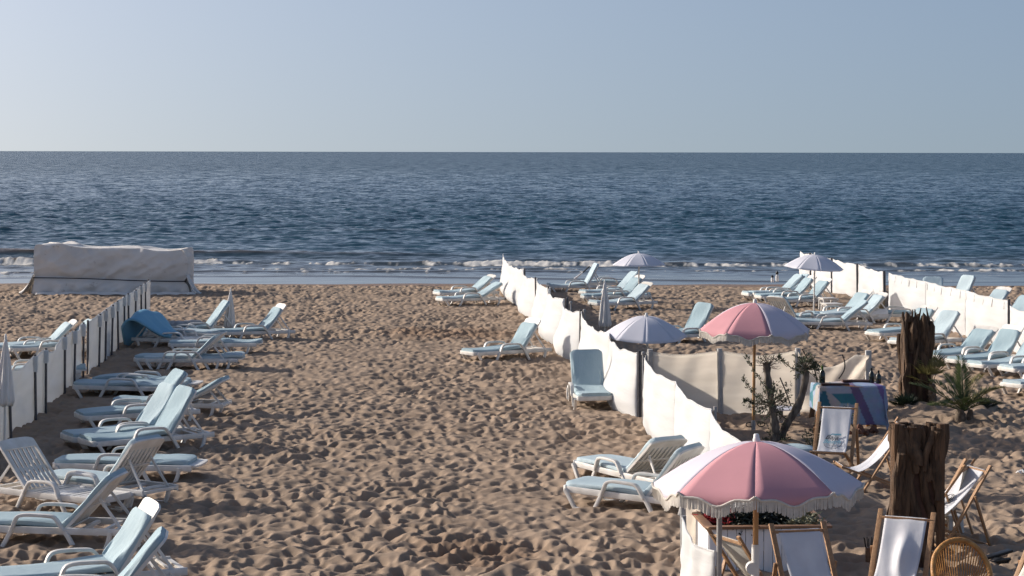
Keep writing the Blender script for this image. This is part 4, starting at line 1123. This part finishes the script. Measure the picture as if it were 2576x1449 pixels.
for v in vs:
    for u in us:
        d = (cells[:,0]-u)**2+(cells[:,1]-v)**2; c = pal[ci[int(np.argmin(d))]]
        if u > 0.62: c = (0.28,0.36,0.52)
        w0 = 0.48+0.28*(-v if v < 0 else 0)*1.6
        if w0 < u-0.0 < w0+0.15: c = (0.16,0.12,0.24)
        if w0+0.45 < u < w0+0.55 and v > -0.3: c = (0.20,0.14,0.34)
        if u < -0.30 and v < -0.10: c = (0.42,0.03,0.28)
        buf[k] = (*c, 1); k += 1
ca_.data.foreach_set('color', buf.reshape(-1))
tag(tc_, 'blue, teal and purple patterned cloth hanging over the table front', 'tablecloth')
m_ = MB(); m_.box((0,0,0.018), (0.46,0.12,0.035)); o_ = m_.build('wooden_board', 'dark_wood', None, bevel=0.005); o_.location = tw_(0.26, 0.10, TH+0.035); tag(o_, 'dark brown board lying at the left end of the clothed table', 'board')
m_ = MB(); m_.box((0,0,0.018), (0.52,0.14,0.035)); o_ = m_.build('wooden_board', 'dark_wood', None, bevel=0.005); o_.location = tw_(0.74, 0.62, TH+0.035); tag(o_, 'brown board lying along the back right of the clothed table', 'board')
def bottle(label, p, h, r, mats=('bottle_glass', 'bottle_green')):
    t = thing('bottle', label, 'bottle', p, 0, 'bottles on the clothed table')
    m_ = MB(); m_.lathe([(r*0.9,0),(r,0.01),(r,h*0.58),(r*0.75,h*0.68),(r*0.34,h*0.78),(r*0.32,h*0.84)], 14); m_.build('body', mats[0], t)
    m_ = MB(); m_.lathe([(r*0.36,h*0.83),(r*0.42,h*0.86),(r*0.42,h*0.98),(r*0.3,h)], 12); m_.build('cap', mats[1], t)
    m_ = MB(); m_.lathe([(r*0.50,h*0.70),(r*0.56,h*0.715),(r*0.40,h*0.80)], 12); m_.build('neck_label', mats[1], t)
bottle('dark wine bottle with yellow-green neck at the left end of the clothed table', tw_(0.12, 0.50, TH+0.03), 0.29, 0.05)
bottle('dark bottle at the right end of the clothed table, left one of two', tw_(0.96, 0.55, TH+0.03), 0.25, 0.045, ('bottle_glass','bottle_glass'))
bottle('dark bottle at the right end of the clothed table, right one of two', tw_(1.05, 0.42, TH+0.03), 0.22, 0.045, ('bottle_glass','black'))
for lab, px, py, n, r in (('heap of brown cones on the sand under the clothed table', 2163, 1095, 34, 0.085), ('smaller heap of brown cones by the right leg of the clothed table', 2198, 1090, 16, 0.07)):
    m_ = MB(); q0 = G(px, py)
    for k in range(n):
        a = rr_.uniform(0, 6.28); rad = abs(rr_.gauss(0, r)); z = max(0, (0.16 if n > 20 else 0.08)-rad*1.2)*rr_.uniform(0.4, 1)+0.02
        m_.lathe([(0.006,-0.03),(0.030,-0.016),(0.034,0.005),(0.022,0.03),(0.005,0.045)], 8, (rad*math.cos(a), rad*math.sin(a)*0.8, z))
    o_ = m_.build('cone_heap', 'terracotta', None); o_.location = q0; tag(o_, lab, 'cones', 'cone heaps under the table')
m_ = MB(); m_.tube([(0,0,-0.05),(0.05,0.03,0.25),(0.10,0.05,0.52)], 0.045, 9, [1.1,1,0.8]); o_ = m_.build('leaning_log', 'stake_wood', None); o_.location = G(2040,1052); tag(o_, 'short brown log leaning against the left side of the clothed table', 'log')

# ================================================================= OLIVE TREE
op = G(1958, 1122)
t = thing('olive_tree', 'gnarled pruned olive tree with two trunks and sparse grey-green leaves', 'tree', op, 0)
S = 161.0
def ol(px, py, dy=0.0): return Vector(((px-1958)/S, dy, (1122-py)/S))
def rough_tube(pts, radii, seed):
    r_ = random.Random(seed); m_ = MB(); P = smooth_path(pts, 5); n = len(P)
    sc = [np.interp(i/(n-1), np.linspace(0,1,len(radii)), radii)*r_.uniform(0.88,1.14) for i in range(n)]
    m_.sweep(P, [((1+0.16*math.sin(3*a+seed))*math.cos(a), (1+0.16*math.sin(3*a+seed))*math.sin(a)) for a in np.linspace(0, 2*math.pi, 12, endpoint=False)], (0.2,1,0.1), sc)
    return m_
T1 = [ol(1950,1128), ol(1949,1080), ol(1945,1036,0.02), ol(1936,985,0.05), ol(1931,940,0.06), ol(1929,918,0.06)]
T2 = [ol(1964,1128,0.1), ol(1969,1098,0.12), ol(1984,1066,0.14), ol(2008,1030,0.16), ol(2022,995,0.16), ol(2030,960,0.16), ol(2033,935,0.16)]
T3 = [ol(2022,1145,-0.25), ol(2046,1122,-0.27), ol(2075,1085,-0.28), ol(2102,1058,-0.28), ol(2122,1042,-0.28), ol(2128,1030,-0.28)]
rough_tube(T1, [0.085,0.065,0.06,0.055,0.05,0.06], 1).build('trunk', 'bark', t)
rough_tube(T2, [0.08,0.06,0.06,0.055,0.05,0.05], 2).build('trunk', 'bark', t)
rough_tube(T3, [0.06,0.055,0.04,0.035,0.03,0.025], 3).build('branch', 'bark', t)
rr_ = random.Random(21)
tips = []
def pompom(c, rad, n, twl, spread=0.6, up=0.3):
    m_ = MB(); c = Vector(c)
    for i in range(n):
        d = Vector((rr_.gauss(0,1), rr_.gauss(0,1), rr_.gauss(up,0.8))).normalized()
        p = c+d*rad*0.15; pts = [p]; L = twl*rr_.uniform(0.6,1.2)
        for k in range(4):
            d = (d+Vector((rr_.gauss(0,spread*0.4), rr_.gauss(0,spread*0.4), rr_.gauss(0.05,spread*0.35)))).normalized(); p = p+d*L/4; pts.append(p)
            if k >= 1:
                e = (d+Vector((rr_.gauss(0,0.7), rr_.gauss(0,0.7), rr_.gauss(0.1,0.6)))).normalized(); q = [p, p+e*L*0.16, p+e*L*0.30+Vector((0,0,0.008))]
                m_.tube(q, 0.0032, 3, [1,0.8,0.4], cap=False); tips.append((q[-1], e))
        m_.tube(pts, 0.0055, 4, [1,0.9,0.75,0.6,0.4], cap=False); tips.append((pts[-1], d)); tips.append((pts[3], d))
    return m_
pompom(ol(1930,918,0.06), 0.1, 46, 0.17).build('twigs', 'twig', t); tips1 = list(tips); tips.clear()
pompom(ol(2032,932,0.16), 0.1, 46, 0.20, 0.5).build('twigs', 'twig', t)
pompom(ol(1938,1018,0.0), 0.1, 40, 0.28, 0.6, -0.1).build('twigs', 'twig', t)
pompom(ol(1937,1010,-0.02), 0.1, 20, 0.30, 0.6, -0.1).build('twigs', 'twig', t)
pompom(ol(1950,1118,-0.05), 0.1, 30, 0.22, 0.6, 0.1).build('twigs', 'twig', t)
pompom(ol(2068,1090,-0.28), 0.1, 44, 0.22, 0.6, 0.2).build('twigs', 'twig', t)
pompom(ol(2036,1128,-0.25), 0.1, 24, 0.20, 0.6, 0.2).build('twigs', 'twig', t)
pompom(ol(2112,1048,-0.28), 0.08, 26, 0.16, 0.6, 0.4).build('twigs', 'twig', t)
m_ = MB()     # long leafy shoots on the left
for pts in ([ol(1936,985),ol(1915,960),ol(1893,925),ol(1876,895)], [ol(1940,1015),ol(1905,1000),ol(1885,975),ol(1868,950)], [ol(2030,945,.16),ol(1990,925,.16),ol(1968,905,.16),ol(1960,897,.16)], [ol(2032,935,.16),ol(2042,925,.1),ol(2052,920,.1),ol(2056,910,.1)], [ol(1938,1020),ol(1900,1015),ol(1880,1008),ol(1870,1010)]):
    Q = smooth_path(pts, 5); m_.tube(Q, 0.007, 5, list(np.linspace(1,0.4,len(Q))), cap=False)
    for i in range(2, len(Q)):
        for k in range(3): tips.append((Q[i], Vector((rr_.gauss(0,1), rr_.gauss(0,.6), rr_.gauss(.4,1))).normalized()))
m_.build('shoots', 'twig', t)
m_ = MB()
sel = [x for x in tips if rr_.random() < 0.80]+[x for x in tips1 if rr_.random() < 0.05]
for p, d in sel:
    for k in range(rr_.choice((3,4,5))):
        e = (d+Vector((rr_.gauss(0,0.6), rr_.gauss(0,0.6), rr_.gauss(0.1,0.6)))).normalized(); s = e.cross(Vector((rr_.gauss(0,1), rr_.gauss(0,1), rr_.gauss(0,1)))).normalized()
        L = rr_.uniform(0.034,0.062); w2 = rr_.uniform(0.007,0.011); b = p+Vector((rr_.gauss(0,0.012), rr_.gauss(0,0.012), rr_.gauss(0,0.012)))
        m_.add([b, b+e*L*0.45+s*w2, b+e*L, b+e*L*0.45-s*w2], [(0,1,2,3)])
m_.build('crown', 'olive_leaf', t, smooth=False)

# ================================================================= PALMS
def frond(base, az, el0, L, droop, nl, ll, wd, seed):
    r_ = random.Random(seed); m_ = MB(); p = Vector(base); pts = [p]; N = 16; el = el0
    for k in range(N):
        d = Vector((math.cos(az)*math.cos(el), math.sin(az)*math.cos(el), math.sin(el))); p = p+d*L/N; pts.append(p); el -= droop/N*(0.4+1.2*k/N)
    m_.tube(pts, 0.013, 5, list(np.linspace(1,0.25,N+1)), cap=False)
    for k in range(nl):
        f = 0.16+0.84*k/nl; i = min(N-1, int(f*N)); c = pts[i].lerp(pts[i+1], f*N-i); d = (pts[i+1]-pts[i]).normalized()
        sv = d.cross(Vector((0,0,1)))
        sv = sv.normalized() if sv.length > 0.05 else Vector((-math.sin(az), math.cos(az), 0))
        upv = sv.cross(d)
        for s in (-1, 1):
            e = (sv*s*0.72+d*0.80+upv*r_.uniform(0.15,0.5)).normalized(); Lf = ll*(0.45+0.9*math.sin(math.pi*min(1, f*0.9+0.08)))*r_.uniform(0.85,1.1); w2 = wd*r_.uniform(0.8,1.1)
            n2 = e.cross(d).normalized(); sd_ = e.cross(n2).normalized(); tip = c+e*Lf-Vector((0,0,0.14*Lf))
            m_.add([c-sd_*w2*0.5, c+e*Lf*0.4+sd_*w2+n2*w2*0.3, tip, c+e*Lf*0.4-sd_*w2-n2*w2*0.3], [(0,1,2,3)])
    return m_
pp = G(2424, 1070)
t = thing('date_palm', 'small date palm with arching feathery fronds on a sand mound', 'palm', pp, 0)
m_ = MB()
for k, (dx, r) in enumerate(((-0.05,0.085),(0.12,0.055))):
    m_.sweep([(dx,0,-0.1),(dx-0.01,0,0.08),(dx-0.01,0,0.20),(dx,0,0.27)], [(math.cos(a)*(1+0.15*math.sin(7*a)), math.sin(a)*(1+0.15*math.sin(7*a))) for a in np.linspace(0,6.283,14,endpoint=False)], (1,0,0), [r*0.9,r*1.15,r,r*0.6])
m_.build('trunk', 'palm_trunk', t)
fr = [(176,38,1.00,0.55),(100,82,0.92,0.10),(84,74,0.80,0.25),(22,38,0.88,0.65),(10,50,0.70,0.9),(160,55,0.75,0.7),(190,20,0.60,0.5),(250,45,0.55,0.9),(300,40,0.6,0.9),(345,28,0.62,0.7),(40,62,0.75,0.6),(130,66,0.70,0.5),(215,35,0.5,0.8)]
for i, (a, e, L, dr) in enumerate(fr):
    frond((0.0,0,0.24), R(a), R(e), L, dr, 34, 0.20, 0.008, 40+i).build('frond', 'palm_dry' if i in (3,10) else 'palm_leaf', t, smooth=False)
def fan_leaf(base, az, el, stalk, rad, nb_, seed, span=150):
    r_ = random.Random(seed); m_ = MB(); b = Vector(base); d = Vector((math.cos(az)*math.cos(el), math.sin(az)*math.cos(el), math.sin(el))); c = b+d*stalk
    m_.tube([b, c], 0.008, 5, [1,0.7], cap=False)
    s = d.cross(Vector((0,0,1))); s = s.normalized() if s.length > .05 else Vector((1,0,0)); n = s.cross(d)
    for k in range(nb_):
        a = R(-span/2+span*k/(nb_-1)); e = (d*math.cos(a)+s*math.sin(a)+n*r_.uniform(-0.08,0.12)).normalized(); L = rad*(0.75+0.25*math.cos(a))*r_.uniform(0.85,1.08); q = e.cross(n).normalized()*0.010
        m_.add([c-q*0.4, c+e*L*0.5+q, c+e*L-Vector((0,0,0.05*L)), c+e*L*0.5-q], [(0,1,2,3)])
    return m_
def fan_palm(label, px, py, mt, trunk_h, leaves, trunk_r=0.07, z0=0.0):
    q0 = G(px, py, 0); q0.z = z0; t = thing('fan_palm', label, 'palm', q0, 0, 'low fan palms')
    if trunk_h > 0:
        m_ = MB()
        m_.tube([(0,0,-0.1),(0.02,0,trunk_h*0.4),(-0.01,0,trunk_h)], trunk_r, 12, [1.25,1.0,0.8])
        for k in range(42):
            a = k*2.4; z = trunk_h*(k+1)/43; r = trunk_r*(1.2-0.4*z/trunk_h); d = Vector((math.cos(a), math.sin(a), 0)); s = Vector((-d.y, d.x, 0))*0.03; b = d*r*0.9+Vector((0,0,z))
            m_.add([b-s, b+s, b+d*0.05+Vector((0,0,0.055))], [(0,1,2)])
        m_.build('trunk', 'palm_trunk', t, smooth=False)
    for i, (a, e, st_, rd) in enumerate(leaves): fan_leaf((0,0,trunk_h), R(a), R(e), st_, rd, 19, i+7).build('frond', mt, t, smooth=False)
    return t
fan_palm('slim-trunked palm with upright yellow-green leaves beside the far driftwood pillar', 2344, 1040, 'palm_dry', 0.52, [(95,80,0.30,0.42),(60,68,0.30,0.36),(200,55,0.20,0.34),(150,50,0.22,0.36),(250,60,0.2,0.3),(30,60,0.2,0.34),(175,20,0.22,0.30)], 0.075)
fan_palm('dark low fan palm at the foot of the far driftwood pillar', 2276, 1042, 'palm_dark', 0.10, [(180,25,0.12,0.28),(215,30,0.12,0.28),(250,38,0.1,0.28),(285,38,0.1,0.28),(320,30,0.12,0.28),(355,25,0.12,0.28),(150,50,0.1,0.26),(90,70,0.1,0.26),(30,50,0.1,0.26),(230,62,0.1,0.25),(310,60,0.1,0.25),(270,15,0.12,0.24)], 0.07)
fan_palm('dark low fan palm right of the date palm', 2470, 1043, 'palm_dark', 0.08, [(180,40,0.1,0.24),(230,30,0.1,0.24),(280,30,0.1,0.24),(330,25,0.12,0.26),(10,30,0.12,0.26),(60,60,0.1,0.24),(120,65,0.1,0.24),(350,8,0.16,0.22),(300,55,0.1,0.22)], 0.06)

# ================================================================= RATTAN CHAIRS
def rattan_chair(label, px, py, zt, head):
    q0 = G(px, py, zt); q0.z = 0; t = thing('rattan_chair', label, 'chair', q0, R(head), 'round-backed rattan chairs')
    top = zt; rim = []; sp = []
    def rp(a):   # a from -125..125 deg round the back, egg shaped rim that sweeps down to the arms
        w_ = 0.272*math.sin(R(a))*(1.0 if abs(a) < 90 else 1.0); z = top-0.30+0.30*math.cos(R(a)) if abs(a) <= 90 else top-0.30-0.22*(abs(a)-90)/40
        y = 0.16-0.10*(1-math.cos(R(a)))-0.10*max(0, abs(a)-60)/60
        w_ = 0.272*math.copysign(abs(math.sin(R(min(abs(a), 90)))), a)*(1-0.12*max(0, abs(a)-90)/40)
        return Vector((w_, y, z))
    m_ = MB(); m_.tube([rp(a) for a in range(-130, 131, 5)], 0.026, 10); m_.build('rim', 'rattan', t)
    m_ = MB()
    for k in range(27):
        a = -84+168*k/26; p = rp(a); b = Vector((0.17*math.sin(R(a)), 0.13-0.05*abs(math.sin(R(a))), 0.42)); mid = (p+b)/2+Vector((0,0.035,0))
        m_.tube([p, mid, b], 0.0062, 6)
    m_.build('backrest', 'rattan', t)
    m_ = MB(); m_.lathe([(0.20,0.40),(0.245,0.405),(0.25,0.43),(0.235,0.445),(0.05,0.435)], 24, (0,-0.06,0)); m_.build('seat', 'rattan', t)
    for x, y in ((-0.2,-0.24),(0.2,-0.24),(-0.18,0.12),(0.18,0.12)):
        m_ = MB(); m_.tube([(x*1.15, y*1.1, -0.05),(x, y, 0.41)], 0.017, 8); m_.build('leg', 'rattan', t)
    return t
RC = rattan_chair('honey-coloured rattan chair with round spindle back at the bottom edge', 2421, 1366, 0.92, 4)

# ================================================================= SMALL TABLES AND ODDS
def side_table(label, px, py, s=0.42, h=0.40):
    q0 = G(px, py); t = thing('side_table', label, 'side table', q0, R(12), 'small white plastic side tables')
    m_ = MB(); m_.box((0,0,h), (s,s,0.028)); m_.box((0,0,h-0.03), (s-0.05,s-0.05,0.035)); m_.build('tabletop', 'resin', t, bevel=0.008)
    for sx in (-1,1):
        for sy in (-1,1):
            m_ = MB(); m_.beam((sx*(s/2-0.03), sy*(s/2-0.03), -0.04), (sx*(s/2-0.045), sy*(s/2-0.045), h-0.01), 0.05, 0.045, (0,1,0)); m_.build('leg', 'resin', t, bevel=0.006)
    return t
side_table('small white plastic table behind the lounger by the right-hand white parasol pole', 2082, 783, 0.44, 0.38)
side_table('small white plastic table nearer the right-hand white parasol pole, in front of another', 2092, 798, 0.50, 0.38)
side_table('small white plastic table under the slack deck chair by the near driftwood', 2398, 1356, 0.22, 0.27)
side_table('small white plastic table with its leg at the foot of the towel-covered lounger', 2182, 800, 0.36, 0.36)
def capped(label, px, py, z, h):
    p = G(px, py, z); t = thing('capped_bottle', label, 'bottle', p, 0, 'capped white bottles on the far lounger')
    m_ = MB(); m_.lathe([(0.045,0),(0.05,0.02),(0.05,h*0.5),(0.03,h*0.66)], 12); m_.build('body', 'white_towel', t)
    m_ = MB(); m_.lathe([(0.032,h*0.64),(0.05,h*0.72),(0.045,h*0.85),(0.018,h*0.93),(0.014,h)], 12); m_.build('cap', 'black', t)
capped('white bottle with black cap on the farthest right-hand lounger, smaller one', 1943, 710, 0.30, 0.24)
capped('white bottle with black cap on the farthest right-hand lounger, larger one', 1955, 708, 0.30, 0.36)
# dry grass tuft at the right windbreak
q0 = G(2212, 790); m_ = MB()
for k in range(60):
    a = rr_.uniform(0, 6.28); sp = rr_.uniform(0.05, 0.5); d = Vector((math.cos(a)*sp, math.sin(a)*sp*0.6, 1)).normalized(); L = rr_.uniform(0.35, 0.8); s = Vector((0.008,0.003,0)); b = Vector((rr_.gauss(0,0.03), rr_.gauss(0,0.03), 0))
    m_.add([b-s, b+s, b+d*L*0.6+s*0.8+Vector((d.x,d.y,0))*0.05, b+d*L+Vector((d.x,d.y,0))*0.22, b+d*L*0.6-s*0.8+Vector((d.x,d.y,0))*0.05], [(0,1,2,3,4)])
mat('dry_grass', (0.36,0.30,0.20), 0.8, 0.2, 10, trans=0.3)
o_ = m_.build('grass_tuft', 'dry_grass', None, smooth=False); o_.location = q0; tag(o_, 'tuft of dry pale grass against the right windbreak', 'grass tuft')
# pedestal table behind the olive
q0 = G(1962, 1069); t = thing('pedestal_table', 'low round glass-topped table on a grey pedestal behind the olive tree', 'table', q0)
m_ = MB(); m_.lathe([(0.055,-0.05),(0.055,0.27)], 14); m_.build('pedestal', 'grey_post', t)
m_ = MB(); m_.lathe([(0.27,0.27),(0.28,0.275),(0.28,0.285),(0.27,0.29)], 30, (0.09,0,0)); m_.build('tabletop', 'parasol_white', t)
# ground anchor handles of the far pink parasol
q0 = G(1895, 1087); t = thing('parasol_anchor', 'black twist handle of the ground screw at the far pink parasol foot', 'parasol anchor', q0)
m_ = MB(); m_.tube([Vector((0.13*s+0.06*math.cos(a)*s, 0.02*math.sin(a), 0.13+0.035*math.sin(a))) for s in (1,) for a in np.linspace(0,6.283,16)], 0.009, 6); m_.tube([Vector((-0.06-0.06*math.cos(a), 0.02*math.sin(a), 0.12+0.035*math.sin(a))) for a in np.linspace(0,6.283,16)], 0.009, 6); m_.build('handle', 'black', t)
m_ = MB(); m_.lathe([(0.036,-0.1),(0.036,0.18),(0.03,0.19)], 12); m_.build('sleeve', 'grey_post', t)
# small blue cushion on the sand
cb_ = MB(); P = []
for i in range(15):
    row = []
    for j in range(11):
        u, v = -1+2*i/14, -1+2*j/10; e = (1-abs(u)**4)*(1-abs(v)**4); row.append((u*0.27, v*0.22, 0.16+0.05*e+0.008*math.sin(5*u+3*v)))
    P.append(row)
cb_.grid(P); o_ = cb_.build('seat_cushion', 'cushion', None, solid=0.07); o_.location = G(2000, 1160); tag(o_, 'pale blue cushion low on the sand between the olive and nearer pink parasol', 'cushion')
m_ = MB(); m_.box((0,0,0.05),(0.42,0.34,0.26)); o_ = m_.build('cushion_box', 'white_boards', None, bevel=0.01); o_.location = G(2000,1160)-Vector((0,0,0.04)); tag(o_, 'white box under the pale blue cushion behind the nearer pink parasol', 'box')
# straw cup by the bulging deck chair
q0 = G(2186, 1420); t = thing('straw_holder', 'wooden cup holding black straws left of the bulging deck chair', 'straw holder', q0)
m_ = MB(); m_.lathe([(0.035,0),(0.04,0.02),(0.042,0.19)], 12); m_.build('cup', 'rim_wood', t)
m_ = MB()
for k in range(7): a = k*0.9; m_.tube([(0.012*math.cos(a), 0.012*math.sin(a), 0.05),(0.06*math.cos(a), 0.05*math.sin(a), 0.30)], 0.005, 5)
m_.build('straws', 'black', t)
m_ = MB(); m_.tube([Vector((0.05*math.cos(a)*(1+0.2*math.sin(3*a)), 0.06*math.sin(a), 0.035+0.03*math.sin(2*a))) for a in np.linspace(0,9,26)], 0.016, 6); o_ = m_.build('crumpled_wrapper', 'white_towel', None); o_.location = G(2566,1196); tag(o_, 'crumpled white wrapper on the sand at the right edge', 'litter')
m_ = MB(); m_.beam((-0.12,0,0.03),(0.22,0.12,0.10),0.10,0.03); m_.beam((-0.05,-0.06,0.0),(0.18,-0.02,0.03),0.07,0.03); o_ = m_.build('dark_pieces', 'black', None, bevel=0.006); o_.location = G(2500,1412); tag(o_, 'flat dark pieces lying on the sand beside the rattan chair', 'plank')  # flat near-black slabs laid on the sand
